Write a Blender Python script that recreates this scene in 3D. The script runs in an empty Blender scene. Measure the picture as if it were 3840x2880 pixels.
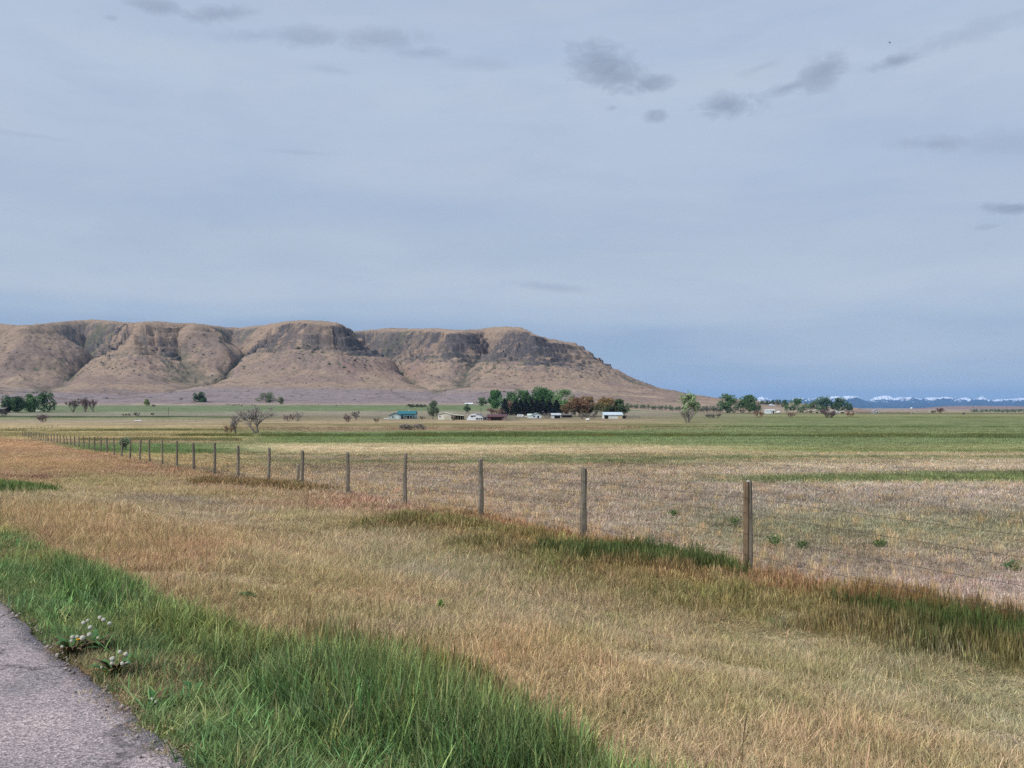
import bpy, math, random
import numpy as np
from mathutils import Vector

# ------------------------------------------------------------------ camera / sky / sun / exposure
SC = bpy.context.scene
COL = SC.collection
F = 3195.0            # focal length in photo pixels (3840 wide)
HZ = 1530.0           # row of the true horizon
EYE = 1.6
R = math.radians

cam_d = bpy.data.cameras.new("camera")
cam = bpy.data.objects.new("camera", cam_d)
COL.objects.link(cam)
cam.location = (0, 0, EYE)
cam.rotation_euler = (R(90), 0, 0)
cam_d.sensor_width = 36.0
cam_d.lens = 36.0 * F / 3840.0
cam_d.shift_y = (HZ - 1440.0) / 3840.0
cam_d.clip_start = 0.1
cam_d.clip_end = 120000
SC.camera = cam

SUN_EL, SUN_AZ = 45.0, -126.0      # azimuth clockwise from +Y (view direction); negative = left
sun_dir = Vector((math.sin(R(SUN_AZ)) * math.cos(R(SUN_EL)), math.cos(R(SUN_AZ)) * math.cos(R(SUN_EL)), math.sin(R(SUN_EL))))
sd = bpy.data.lights.new("sun", 'SUN')
sd.energy = 3.0
sd.angle = R(1.5)
sd.color = (1.0, 0.94, 0.85)
sun = bpy.data.objects.new("sun", sd)
COL.objects.link(sun)
sun.rotation_euler = (-sun_dir).to_track_quat('-Z', 'Y').to_euler()

SC.view_settings.view_transform = 'Standard'
SC.view_settings.look = 'None'
SC.view_settings.exposure = 0.0
SC.view_settings.gamma = 1.0
SC.cycles.max_bounces = 5
SC.cycles.diffuse_bounces = 2
SC.cycles.glossy_bounces = 2
SC.cycles.transmission_bounces = 3
SC.cycles.transparent_max_bounces = 4
SC.cycles.volume_bounces = 0
SC.cycles.use_denoising = False
SC.cycles.caustics_reflective = False
SC.cycles.caustics_refractive = False


def lin(c):
    c = np.asarray(c, dtype=np.float64) / 255.0
    return np.where(c <= 0.04045, c / 12.92, ((c + 0.055) / 1.055) ** 2.4)


def lin4(c, g=1.0):
    v = lin(c) * g
    return (float(v[0]), float(v[1]), float(v[2]), 1.0)


class NT:
    """small helper to write node trees"""
    def __init__(self, tree):
        self.t = tree
        self.t.nodes.clear()

    def n(self, kind, **kw):
        nd = self.t.nodes.new(kind)
        for k, v in kw.items():
            setattr(nd, k, v)
        return nd

    def l(self, a, b):
        self.t.links.new(a, b)

    def math(self, op, a, b=None, c=None, clamp=False):
        nd = self.n('ShaderNodeMath', operation=op, use_clamp=clamp)
        for i, v in enumerate((a, b, c)):
            if v is None:
                continue
            if isinstance(v, (int, float)):
                nd.inputs[i].default_value = v
            else:
                self.l(v, nd.inputs[i])
        return nd.outputs[0]

    def mix(self, f, a, b, blend='MIX'):
        nd = self.n('ShaderNodeMix', data_type='RGBA', blend_type=blend)
        for i, v in ((0, f), (6, a), (7, b)):
            if isinstance(v, (int, float)):
                nd.inputs[i].default_value = v
            elif isinstance(v, tuple):
                nd.inputs[i].default_value = v
            else:
                self.l(v, nd.inputs[i])
        return nd.outputs[2]

    def ramp(self, f, stops, interp='LINEAR'):
        nd = self.n('ShaderNodeValToRGB')
        cr = nd.color_ramp
        cr.interpolation = interp
        while len(cr.elements) < len(stops):
            cr.elements.new(0.5)
        for e, (p, c) in zip(cr.elements, stops):
            e.position = p
            e.color = c if isinstance(c, tuple) else (c, c, c, 1)
        self.l(f, nd.inputs[0])
        return nd.outputs[0]

    def noise(self, vec, scale, detail=3, rough=0.55, dist=0.0):
        nd = self.n('ShaderNodeTexNoise')
        nd.inputs['Scale'].default_value = scale
        nd.inputs['Detail'].default_value = detail
        nd.inputs['Roughness'].default_value = rough
        nd.inputs['Distortion'].default_value = dist
        if vec is not None:
            self.l(vec, nd.inputs['Vector'])
        return nd.outputs[0]

    def comb(self, x, y, z=0.0):
        nd = self.n('ShaderNodeCombineXYZ')
        for i, v in enumerate((x, y, z)):
            if isinstance(v, (int, float)):
                nd.inputs[i].default_value = v
            else:
                self.l(v, nd.inputs[i])
        return nd.outputs[0]

    def mapping(self, vec, scale=(1, 1, 1), loc=(0, 0, 0), rot=(0, 0, 0)):
        nd = self.n('ShaderNodeMapping')
        nd.inputs['Scale'].default_value = scale
        nd.inputs['Location'].default_value = loc
        nd.inputs['Rotation'].default_value = rot
        self.l(vec, nd.inputs['Vector'])
        return nd.outputs[0]


# ---- world: thin high overcast over a Nishita sky, with small grey cumulus scraps
world = bpy.data.worlds.new("World")
SC.world = world
world.use_nodes = True
W = NT(world.node_tree)
w_out = W.n('ShaderNodeOutputWorld')
w_bg = W.n('ShaderNodeBackground')
W.l(w_bg.outputs[0], w_out.inputs[0])
sky = W.n('ShaderNodeTexSky')
sky.sky_type = 'NISHITA'
sky.sun_disc = False
sky.sun_elevation = R(SUN_EL)
sky.sun_rotation = R(SUN_AZ)
sky.air_density = 1.0
sky.dust_density = 1.0
sky_n = W.mix(1.0, sky.outputs[0], (0.085, 0.085, 0.085, 1), 'MULTIPLY')
tc = W.n('ShaderNodeTexCoord')
sep = W.n('ShaderNodeSeparateXYZ')
W.l(tc.outputs['Generated'], sep.inputs[0])
hyp = W.math('SQRT', W.math('ADD', W.math('MULTIPLY', sep.outputs[0], sep.outputs[0]), W.math('MULTIPLY', sep.outputs[1], sep.outputs[1])))
hyp = W.math('MAXIMUM', hyp, 0.02)
el = W.math('DIVIDE', sep.outputs[2], hyp)                       # tangent of elevation
az = W.math('ARCTAN2', sep.outputs[0], sep.outputs[1])           # azimuth from the view direction
# tangent-plane-like coordinates that stay finite all round
tu = W.math('MULTIPLY', W.math('TANGENT', W.math('MULTIPLY', az, 0.45)), 2.15)
wuv = W.comb(tu, el)
n_wide = W.noise(W.mapping(wuv, (1.6, 7.0, 1), (3.1, 0.4, 0)), 1.0, 5, 0.5, 0.4)
n_soft = W.noise(W.mapping(wuv, (3.0, 16.0, 1), (7.3, 2.1, 0)), 1.0, 6, 0.55, 0.3)
el2 = W.math('ADD', el, W.math('MULTIPLY', W.math('SUBTRACT', n_wide, 0.5), 0.07))


def esky(py):
    return (HZ - py) / F


SKYSTOPS = [(1525, (162, 184, 208)), (1450, (166, 187, 212)), (1340, (158, 180, 207)), (1250, (154, 176, 205)), (1180, (176, 193, 214)),
            (1110, (190, 201, 216)), (980, (182, 197, 214)), (800, (178, 194, 216)), (620, (184, 200, 221)),
            (350, (190, 205, 224)), (150, (183, 200, 224)), (-100, (174, 193, 221))]
stops = []
for py, c in SKYSTOPS:
    stops.append((max(0.0, min(1.0, esky(py) / 0.6)), lin4(c)))
veil = W.ramp(W.math('DIVIDE', W.math('MAXIMUM', el2, 0.0), 0.6, clamp=True), stops, 'EASE')
veil = W.mix(W.math('MULTIPLY', W.ramp(n_soft, [(0.38, 0.0), (0.72, 1.0)]), 0.55), veil, lin4((199, 207, 220)))
n_mot = W.noise(W.mapping(wuv, (6.0, 22.0, 1), (2.3, 8.1, 0)), 1.0, 7, 0.6, 0.5)
veil = W.mix(W.math('MULTIPLY', W.ramp(n_mot, [(0.45, 0.0), (0.75, 1.0)]), 0.35), veil, lin4((166, 184, 212)))
base = W.mix(0.86, sky_n, veil)
n_c1 = W.noise(W.mapping(wuv, (26.0, 40.0, 1), (1.3, 5.1, 0)), 1.0, 10, 0.68, 0.6)
n_c2 = W.noise(W.mapping(wuv, (9.0, 16.0, 1), (4.3, 1.1, 0)), 1.0, 4, 0.5, 0.2)
nn = W.math('ADD', W.math('MULTIPLY', W.math('SUBTRACT', n_c1, 0.5), 2.7), W.math('MULTIPLY', W.math('SUBTRACT', n_c2, 0.5), 1.1))
# cx, cy, half width, half height (photo pixels), tilt, strength
CLOUDS = [(2260, 262, 170, 100, -0.42, 1.0), (2420, 330, 85, 40, 0.1, 0.9), (2680, 428, 125, 64, 0.0, 0.95), (2440, 450, 45, 26, 0.0, 0.8),
          (2282, 412, 30, 16, 0.0, 0.55), (3010, 345, 105, 62, 0.55, 0.85), (2900, 385, 120, 26, 0.15, 0.7), (3245, 345, 95, 30, 0.05, 0.9),
          (2800, 305, 90, 20, 0.25, 0.35), (3440, 300, 230, 45, 0.15, 0.35), (3780, 290, 60, 34, 0.3, 0.5), (3370, 645, 150, 34, -0.1, 0.6), (3560, 670, 170, 50, -0.1, 0.3),
          (3600, 885, 125, 24, -0.12, 1.0), (3780, 890, 130, 26, 0.15, 1.0), (3520, 937, 40, 10, 0.0, 0.4),
          (690, 140, 100, 34, 0.0, 0.75), (890, 135, 150, 42, 0.25, 0.75), (1180, 180, 190, 44, 0.12, 0.6), (1430, 165, 180, 52, 0.1, 0.6), (1600, 205, 110, 26, 0.05, 0.45),
          (1000, 195, 200, 38, 0.15, 0.4), (570, 108, 50, 16, 0.1, 0.3), (545, 207, 24, 11, 0.1, 0.4), (1270, 290, 110, 16, -0.05, 0.25), (1800, 240, 150, 30, -0.1, 0.22),
          (2060, 1078, 190, 22, -0.1, 0.4), (300, 640, 230, 14, 0.0, 0.25), (1150, 600, 200, 14, 0.0, 0.22)]
acc = None
for cx, cy, hw, hh, tl, st in CLOUDS:
    mp = W.n('ShaderNodeMapping', vector_type='TEXTURE')
    mp.inputs['Location'].default_value = ((cx - 1920) / F, (HZ - cy) / F, 0)
    mp.inputs['Rotation'].default_value = (0, 0, tl)
    mp.inputs['Scale'].default_value = (hw / F, hh / F, 1)
    W.l(wuv, mp.inputs['Vector'])
    ln = W.n('ShaderNodeVectorMath', operation='LENGTH')
    W.l(mp.outputs[0], ln.inputs[0])
    f = W.math('SUBTRACT', 1.0, ln.outputs[1])
    gate = W.math('SUBTRACT', 1.9, ln.outputs[1], clamp=True)
    f = W.math('ADD', f, nn)
    f = W.math('MULTIPLY', f, 1.25, clamp=True)
    f = W.math('MULTIPLY', W.math('MULTIPLY', f, gate), st)
    acc = f if acc is None else W.math('MAXIMUM', acc, f)
base = W.mix(W.math('MULTIPLY', acc, 0.88), base, W.ramp(n_c1, [(0.35, lin4((134, 148, 171))), (0.7, lin4((160, 172, 193)))]))
# cloud veil glow round the sun, brighter overhead: added off-frame for soft fill light
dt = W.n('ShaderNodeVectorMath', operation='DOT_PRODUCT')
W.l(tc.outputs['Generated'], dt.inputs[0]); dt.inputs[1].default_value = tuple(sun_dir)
fill_glow = W.math('MULTIPLY', W.math('POWER', W.math('MAXIMUM', dt.outputs['Value'], 0.0), 7.0), 2.2)
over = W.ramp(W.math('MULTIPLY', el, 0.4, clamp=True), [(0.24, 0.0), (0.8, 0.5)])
lift = W.math('ADD', W.math('ADD', 1.0, over), fill_glow)
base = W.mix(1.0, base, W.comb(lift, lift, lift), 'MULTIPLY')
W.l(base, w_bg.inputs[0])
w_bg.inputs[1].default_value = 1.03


# ------------------------------------------------------------------ helpers
def vnoise(x, y, seed=0):
    x = np.asarray(x, float); y = np.asarray(y, float)
    xi = np.floor(x).astype(np.int64); yi = np.floor(y).astype(np.int64)
    fx = x - xi; fy = y - yi
    fx = fx * fx * (3 - 2 * fx); fy = fy * fy * (3 - 2 * fy)

    def h(a, b):
        v = (a * 374761393 + b * 668265263 + seed * 1274126177) & 0xffffffff
        v = ((v ^ (v >> 13)) * 1274126177) & 0xffffffff
        v = ((v ^ (v >> 15)) * 2246822519) & 0xffffffff
        return ((v ^ (v >> 16)) & 0xffff) / 65535.0
    a = h(xi, yi); b = h(xi + 1, yi); c = h(xi, yi + 1); d = h(xi + 1, yi + 1)
    return (a * (1 - fx) + b * fx) * (1 - fy) + (c * (1 - fx) + d * fx) * fy


def fbm(x, y, seed=0, oct=4, gain=0.5):
    s = 0; a = 1.0; t = 0
    for o in range(oct):
        s = s + a * vnoise(np.asarray(x) * 2 ** o, np.asarray(y) * 2 ** o, seed + o * 17)
        t += a; a *= gain
    return s / t


def sstep(a, b, x):
    t = np.clip((np.asarray(x, float) - a) / (b - a), 0, 1)
    return t * t * (3 - 2 * t)


def mk(name, V, Fc, mat=None, parent=None, smooth=False, col=None, attr='col', uv=None):
    """one mesh object from vertex array and a face array or list of faces"""
    me = bpy.data.meshes.new(name)
    V = np.asarray(V, dtype=np.float32)
    if isinstance(Fc, np.ndarray):
        n, k = Fc.shape
        me.vertices.add(len(V)); me.vertices.foreach_set('co', V.ravel())
        me.loops.add(n * k); me.loops.foreach_set('vertex_index', Fc.astype(np.int32).ravel())
        me.polygons.add(n); me.polygons.foreach_set('loop_start', np.arange(0, n * k, k, dtype=np.int32))
        me.update(calc_edges=True)
    else:
        me.from_pydata([tuple(map(float, v)) for v in V], [], [tuple(map(int, f)) for f in Fc])
        me.update()
    if smooth:
        me.polygons.foreach_set('use_smooth', np.ones(len(me.polygons), dtype=bool))
    if col is not None:
        c = np.ones((len(V), 4), dtype=np.float32)
        c[:, :3] = col
        at_ = me.attributes.new(attr, 'FLOAT_COLOR', 'POINT')
        at_.data.foreach_set('color', c.ravel())
    o = bpy.data.objects.new(name, me)
    COL.objects.link(o)
    if mat is not None:
        me.materials.append(mat)
    if parent is not None:
        o.parent = parent
    return o


def tag(o, label=None, cat=None, group=None, kind=None):
    if label: o['label'] = label
    if cat: o['category'] = cat
    if group: o['group'] = group
    if kind: o['kind'] = kind
    return o


def empty(name, loc, rz=0.0):
    o = bpy.data.objects.new(name, None)
    COL.objects.link(o)
    o.location = loc
    o.rotation_euler = (0, 0, rz)
    o.empty_display_size = 0.3
    return o


class MB:
    """collects simple solids into one mesh"""
    def __init__(self):
        self.v = []; self.f = []

    def add(self, vs, fs):
        b = len(self.v)
        self.v.extend([tuple(p) for p in vs])
        self.f.extend([tuple(i + b for i in f) for f in fs])

    def box(self, x0, x1, y0, y1, z0, z1):
        vs = [(x0, y0, z0), (x1, y0, z0), (x1, y1, z0), (x0, y1, z0), (x0, y0, z1), (x1, y0, z1), (x1, y1, z1), (x0, y1, z1)]
        self.add(vs, [(0, 3, 2, 1), (4, 5, 6, 7), (0, 1, 5, 4), (1, 2, 6, 5), (2, 3, 7, 6), (3, 0, 4, 7)])

    def prism(self, prof, y0, y1, axis='y'):
        """closed profile (a,z) swept along y (or x when axis='x')"""
        n = len(prof)
        if axis == 'y':
            vs = [(a, y0, z) for a, z in prof] + [(a, y1, z) for a, z in prof]
        else:
            vs = [(y0, a, z) for a, z in prof] + [(y1, a, z) for a, z in prof]
        fs = [tuple(range(n)), tuple(range(2 * n - 1, n - 1, -1))]
        for i in range(n):
            j = (i + 1) % n
            fs.append((j, i, i + n, j + n))
        self.add(vs, fs)

    def tube(self, pts, rad, sides=6, cap=True):
        pts = [Vector(p) for p in pts]
        n = len(pts)
        if not hasattr(rad, '__len__'):
            rad = [rad] * n
        b = len(self.v)
        for i, p in enumerate(pts):
            d = (pts[min(i + 1, n - 1)] - pts[max(i - 1, 0)])
            if d.length < 1e-9:
                d = Vector((0, 0, 1))
            d.normalize()
            ref = Vector((1, 0, 0)) if abs(d.x) < 0.8 else Vector((0, 1, 0))
            u = d.cross(ref).normalized(); w = d.cross(u)
            for k in range(sides):
                a = 2 * math.pi * k / sides
                self.v.append(tuple(p + (u * math.cos(a) + w * math.sin(a)) * rad[i]))
        for i in range(n - 1):
            for k in range(sides):
                k2 = (k + 1) % sides
                self.f.append((b + i * sides + k, b + i * sides + k2, b + (i + 1) * sides + k2, b + (i + 1) * sides + k))
        if cap:
            self.f.append(tuple(b + k for k in range(sides)))
            self.f.append(tuple(b + (n - 1) * sides + k for k in range(sides - 1, -1, -1)))

    def lathe(self, prof, sides=12, cx=0, cy=0, axis='z', jit=0):
        """prof: list of (r, z)"""
        n = len(prof)
        b = len(self.v)
        for r, z in prof:
            for k in range(sides):
                a = 2 * math.pi * k / sides
                if axis == 'z':
                    self.v.append((cx + r * math.cos(a), cy + r * math.sin(a), z))
                else:
                    self.v.append((z, cx + r * math.cos(a), cy + r * math.sin(a)))
        for i in range(n - 1):
            for k in range(sides):
                k2 = (k + 1) % sides
                self.f.append((b + i * sides + k, b + i * sides + k2, b + (i + 1) * sides + k2, b + (i + 1) * sides + k))
        self.f.append(tuple(b + k for k in range(sides - 1, -1, -1)))
        self.f.append(tuple(b + (n - 1) * sides + k for k in range(sides)))

    def build(self, name, mat, parent=None, smooth=False):
        o = mk(name, self.v, self.f, mat, parent, smooth)
        return o


MATS = {}


def flatmat(key, rgb, rough=0.8, var=0.18, scale=3.0, spec=0.2, g=0.95, stretch=(1, 1, 1)):
    """simple painted or weathered surface with noise variation; rgb given as seen in daylight"""
    if key in MATS:
        return MATS[key]
    m = bpy.data.materials.new(key); m.use_nodes = True
    N = NT(m.node_tree)
    out = N.n('ShaderNodeOutputMaterial'); bs = N.n('ShaderNodeBsdfPrincipled')
    N.l(bs.outputs[0], out.inputs[0])
    t = N.n('ShaderNodeTexCoord')
    nz = N.noise(N.mapping(t.outputs['Object'], stretch), scale, 4, 0.6)
    c = lin4(rgb, g)
    dark = tuple(v * (1 - var) for v in c[:3]) + (1,)
    lite = tuple(min(0.9, v * (1 + var)) for v in c[:3]) + (1,)
    N.l(N.ramp(nz, [(0.3, dark), (0.7, lite)]), bs.inputs['Base Color'])
    bs.inputs['Roughness'].default_value = rough
    bs.inputs['Specular IOR Level'].default_value = spec
    MATS[key] = m
    return m


def attrmat(key, gain=1.0, transl=0.0, nscale=None, nvar=0.2, inst=False, rough=0.9):
    """diffuse (+ translucent) colour read from an attribute"""
    if key in MATS:
        return MATS[key]
    m = bpy.data.materials.new(key); m.use_nodes = True
    N = NT(m.node_tree)
    out = N.n('ShaderNodeOutputMaterial')
    a = N.n('ShaderNodeAttribute', attribute_name='tint' if inst else 'col', attribute_type='INSTANCER' if inst else 'GEOMETRY')
    c = a.outputs['Color']
    if nscale:
        t = N.n('ShaderNodeTexCoord')
        nz = N.noise(t.outputs['Object'], nscale, 4, 0.65)
        c = N.mix(1.0, c, N.ramp(nz, [(0.25, 1 - nvar), (0.75, 1 + nvar)]), 'MULTIPLY')
    if inst:
        b2 = N.n('ShaderNodeAttribute', attribute_name='shade', attribute_type='GEOMETRY')
        c = N.mix(1.0, c, b2.outputs['Color'], 'MULTIPLY')
    if gain != 1.0:
        c = N.mix(1.0, c, (gain, gain, gain, 1), 'MULTIPLY')
    df = N.n('ShaderNodeBsdfDiffuse'); N.l(c, df.inputs[0])
    sh = df.outputs[0]
    if transl > 0:
        tr = N.n('ShaderNodeBsdfTranslucent'); N.l(c, tr.inputs[0])
        mx = N.n('ShaderNodeMixShader'); mx.inputs[0].default_value = transl
        N.l(sh, mx.inputs[1]); N.l(tr.outputs[0], mx.inputs[2])
        sh = mx.outputs[0]
    N.l(sh, out.inputs[0])
    MATS[key] = m
    return m


# ------------------------------------------------------------------ the lie of the land
def path_q(x, y):
    """metres to the right of the asphalt edge"""
    e = ((x + 1.47) + 0.85 * (y - 3.8)) * 0.762
    return e


EX_Z = [0, 12, 30, 54, 65, 100, 117, 180, 260, 700, 1e6]
EX_V = [0, 0, .45, 1.1, 1.4, 2.0, 2.3, 3.4, 4.65, 4.65, 4.65]


def ground(x, y):
    x = np.asarray(x, float); y = np.asarray(y, float)
    yy = np.maximum(y, 0.0)
    r = np.sqrt(x * x + y * y)
    q = path_q(x, y)
    z = -0.75 * sstep(0.6, 7.0, q) - 0.06 * sstep(0.05, 0.6, q)
    z = z - np.interp(np.where(y > 0, 0.65 * yy + 0.35 * r, r * 0.5), EX_Z, EX_V)
    # gentle swell of the near meadow to the left of the fence
    z = z + 0.25 * np.exp(-(((x + 60) / 22) ** 2 + ((y - 92) / 26) ** 2))
    # left pasture rises to the foot of the mesa
    px = 1920 + F * x / np.maximum(y, 1.0)
    wl = np.where(y > 100, 1 - sstep(1900, 2800, px), 0)
    z = z + wl * 11.0 * sstep(560, 1080, yy)
    # low bench on the right skyline that carries the distant white house
    z = z + np.where(y > 100, np.exp(-((px - 2900) / 190) ** 4), 0) * 10.6 * sstep(1050, 1400, yy) * (1 - sstep(1700, 2300, yy))
    # small bumps
    near = 1 - sstep(60, 160, r)
    bump = (fbm(x * 0.8, y * 0.8, 5, 3) - 0.5) * 0.07 + (fbm(x * 0.16, y * 0.16, 9, 3) - 0.5) * 0.22
    bump = bump * sstep(0.0, 0.9, q) * sstep(1.0, 4.0, r)
    z = z + bump * near
    z = z + (fbm(x * 0.012, y * 0.012, 19, 3) - 0.5) * 0.5 * sstep(120, 400, r) * (1 - sstep(3000, 6000, r))
    return z


def at(px, py):
    """the point of the ground that the photo shows at a pixel"""
    u = (px - 1920) / F
    Z = np.exp(np.linspace(math.log(2.5), math.log(9000), 6000))
    ray = EYE - (py - HZ) / F * Z
    d = ground(u * Z, Z) - ray
    i = np.argmax(d > 0)
    if not (d > 0).any() or Z[i] > 1700:
        k = (Z > 500) & (Z < (1085 if px < 2760 else 1550))
        zz = Z[k][np.argmin((EYE - ground(u * Z[k], Z[k])) / Z[k])]
        return Vector((u * zz, zz, float(ground(u * zz, zz))))
    if not (d > 0).any():
        i = len(Z) - 1
    if i > 0:
        t = d[i - 1] / (d[i - 1] - d[i])
        z = Z[i - 1] + (Z[i] - Z[i - 1]) * t
    else:
        z = Z[0]
    g = float(ground(u * z, z))
    return Vector((u * z, z, g))


# ------------------------------------------------------------------ colours of the ground cover, by place
FENCE_ROW_X = [-3000, 0, 138, 226, 334, 457, 609, 805, 1133, 1517, 1803, 2190, 2805, 3840, 6000]
FENCE_ROW_Y = [1600, 1640, 1656, 1672, 1690, 1717, 1745, 1776, 1830, 1905, 1950, 2030, 2150, 2350, 2780]
LEFT_ROWS = [(1500, (165, 150, 138)), (1516, (186, 168, 148)), (1521, (110, 122, 90)), (1540, (106, 118, 84)), (1549, (132, 128, 106)), (1558, (128, 124, 106)), (1561, (70, 84, 52)), (1564, (72, 86, 52)),
             (1568, (132, 130, 95)), (1580, (148, 134, 108)), (1588, (158, 138, 104)), (1600, (165, 146, 104)), (1609, (150, 136, 92)), (1613, (98, 98, 58)), (1618, (160, 142, 98)), (1630, (122, 112, 70)),
             (1640, (168, 146, 100)), (1652, (140, 122, 90)), (1664, (126, 120, 82)), (1672, (98, 116, 66)), (1690, (105, 120, 68)), (1710, (150, 138, 92)), (1750, (140, 122, 90)), (1900, (140, 122, 95))]
MID_ROWS = [(1500, (165, 150, 138)), (1514, (176, 160, 142)), (1520, (104, 118, 84)), (1538, (108, 120, 82)), (1545, (140, 132, 112)), (1556, (132, 122, 104)), (1565, (120, 112, 88)), (1578, (150, 132, 102)), (1586, (160, 140, 106)), (1592, (118, 110, 72)), (1600, (152, 132, 98)),
            (1611, (138, 118, 92)), (1617, (116, 124, 78)), (1628, (110, 120, 76)), (1634, (74, 88, 46)), (1640, (104, 120, 66)), (1660, (110, 120, 76)), (1668, (140, 136, 88)), (1676, (176, 158, 122)), (1690, (166, 148, 114)),
            (1700, (132, 124, 86)), (1715, (146, 130, 104)), (1730, (118, 120, 78)), (1745, (146, 128, 102)), (1800, (154, 136, 116)), (1860, (150, 132, 110)), (1950, (156, 136, 116)), (2100, (158, 136, 122))]
RIGHT_ROWS = [(1500, (150, 136, 120)), (1537, (150, 132, 118)), (1546, (152, 138, 110)), (1551, (96, 100, 66)), (1556, (138, 134, 94)), (1562, (118, 124, 78)), (1575, (110, 118, 78)), (1597, (112, 120, 78)), (1600, (88, 102, 58)), (1604, (110, 118, 76)), (1620, (116, 122, 80)), (1629, (104, 112, 66)),
              (1636, (82, 92, 50)), (1643, (110, 120, 76)), (1665, (112, 121, 78)), (1675, (130, 130, 84)), (1684, (122, 126, 76)), (1692, (152, 140, 104)), (1702, (158, 142, 112)), (1712, (118, 122, 76)), (1722, (140, 130, 96)), (1740, (164, 148, 122)), (1766, (160, 144, 122)),
              (1784, (112, 120, 70)), (1800, (106, 116, 66)), (1815, (164, 148, 126)), (1850, (158, 142, 124)), (1890, (148, 134, 116)), (1930, (136, 126, 104)), (1985, (130, 124, 94)), (2050, (138, 126, 98)), (2110, (148, 130, 110)), (2200, (160, 138, 124)), (2300, (154, 134, 118))]
NEAR_PTS = [(2600, 2700, (164, 143, 108)), (3300, 2800, (166, 142, 108)), (2200, 2640, (160, 136, 100)), (3750, 2650, (154, 144, 114)), (3000, 2450, (152, 138, 102)), (3500, 2550, (150, 140, 108)), (2400, 2380, (152, 136, 104)),
            (2000, 2300, (154, 136, 106)), (2000, 2480, (162, 136, 98)), (1700, 2300, (152, 134, 104)), (1400, 2250, (158, 134, 100)), (1150, 2230, (152, 132, 92)), (1000, 2100, (162, 140, 106)), (1500, 2050, (158, 142, 112)), (1650, 2150, (150, 138, 108)), (700, 2080, (160, 128, 94)),
            (480, 2010, (158, 130, 94)), (300, 1950, (156, 130, 92)), (250, 1870, (156, 138, 104)), (800, 1950, (150, 132, 108)), (560, 1880, (140, 124, 104)), (1100, 1950, (158, 140, 106)), (700, 1850, (156, 136, 98)), (350, 1800, (154, 138, 96)),
            (200, 1700, (158, 126, 94)), (600, 1765, (154, 122, 94)), (900, 1830, (152, 122, 98)), (1300, 1910, (154, 122, 100)), (60, 1665, (158, 126, 92)), (20, 1785, (148, 116, 90)), (150, 1740, (156, 124, 88)), (420, 1720, (152, 122, 92)),
            (1750, 1985, (150, 114, 82)), (2050, 2050, (150, 114, 78)), (2350, 2120, (138, 110, 72)), (2900, 2200, (144, 110, 78)), (3300, 2290, (124, 98, 60)), (3700, 2380, (110, 88, 56)),
            (1550, 1990, (118, 104, 66)), (1850, 2060, (112, 104, 62)), (2150, 2120, (110, 106, 62)), (3600, 2420, (86, 88, 48)), (2700, 2250, (122, 112, 66)), (3200, 2370, (116, 104, 64)), (3820, 2480, (110, 102, 62)), (3000, 2320, (128, 116, 72))]
# strokes: rows (px, py, half height), colour, softness, strength
STROKES = [
    ([(-200, 1845, 30), (0, 1846, 27), (130, 1848, 16), (190, 1848, 4)], (78, 100, 46), 0.5, 0.95),
    ([(-100, 1796, 14), (100, 1790, 10), (180, 1786, 3)], (142, 104, 84), 0.8, 0.7),
    ([(1600, 1728, 3), (2000, 1725, 13), (2400, 1722, 15), (2780, 1714, 6)], (112, 118, 76), 0.7, 0.7),
    ([(2850, 1812, 4), (3200, 1802, 13), (3500, 1792, 18), (4200, 1780, 26)], (112, 118, 74), 0.7, 0.65),
    ([(1560, 2560, 8), (1720, 2600, 40), (1880, 2650, 26), (1960, 2690, 8)], (146, 124, 58), 0.8, 0.8),
    ([(760, 1815, 8), (1000, 1826, 16), (1160, 1840, 14), (1260, 1850, 4)], (118, 98, 56), 0.6, 0.8),
    ([(1350, 1985, 4), (1550, 1968, 26), (1850, 2010, 22), (2100, 2060, 26), (2300, 2100, 10)], (104, 104, 54), 0.8, 0.75),
    ([(2050, 2095, 8), (2250, 2115, 26), (2450, 2110, 52), (2640, 2140, 34), (2760, 2170, 8)], (70, 86, 42), 0.6, 0.95),
    ([(3150, 2300, 8), (3350, 2340, 34), (3550, 2385, 52), (3840, 2430, 60), (4300, 2500, 60)], (70, 84, 40), 0.7, 0.9),
    ([(3280, 2570, 5), (3400, 2560, 28), (3520, 2585, 10)], (120, 104, 58), 0.8, 0.7),
    ([(3200, 2720, 10), (3270, 2730, 45), (3320, 2740, 8)], (150, 122, 60), 0.8, 0.7),
    ([(640, 1880, 4), (800, 1900, 24), (1000, 1935, 10)], (136, 122, 112), 0.9, 0.6),
    ([(1450, 2170, 8), (1600, 2165, 18), (1700, 2190, 6)], (146, 130, 122), 0.9, 0.6),
]
VERGE_X = [-4000, -600, 0, 150, 350, 500, 650, 830, 1000, 1240, 1500, 1750, 1850, 2050, 2250, 2700, 4000]
VERGE_Y = [1700, 1850, 1985, 2045, 2125, 2185, 2265, 2335, 2395, 2455, 2535, 2610, 2680, 2770, 2900, 3200, 4000]


def row_ramp(rows, py):
    ys = [r[0] for r in rows]
    C = np.array([lin(r[1]) for r in rows])
    return np.stack([np.interp(py, ys, C[:, k]) for k in range(3)], axis=-1)


def rowof(x, y):
    return HZ + (EYE - ground(x, y)) * F / np.maximum(y, 0.5)


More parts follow.
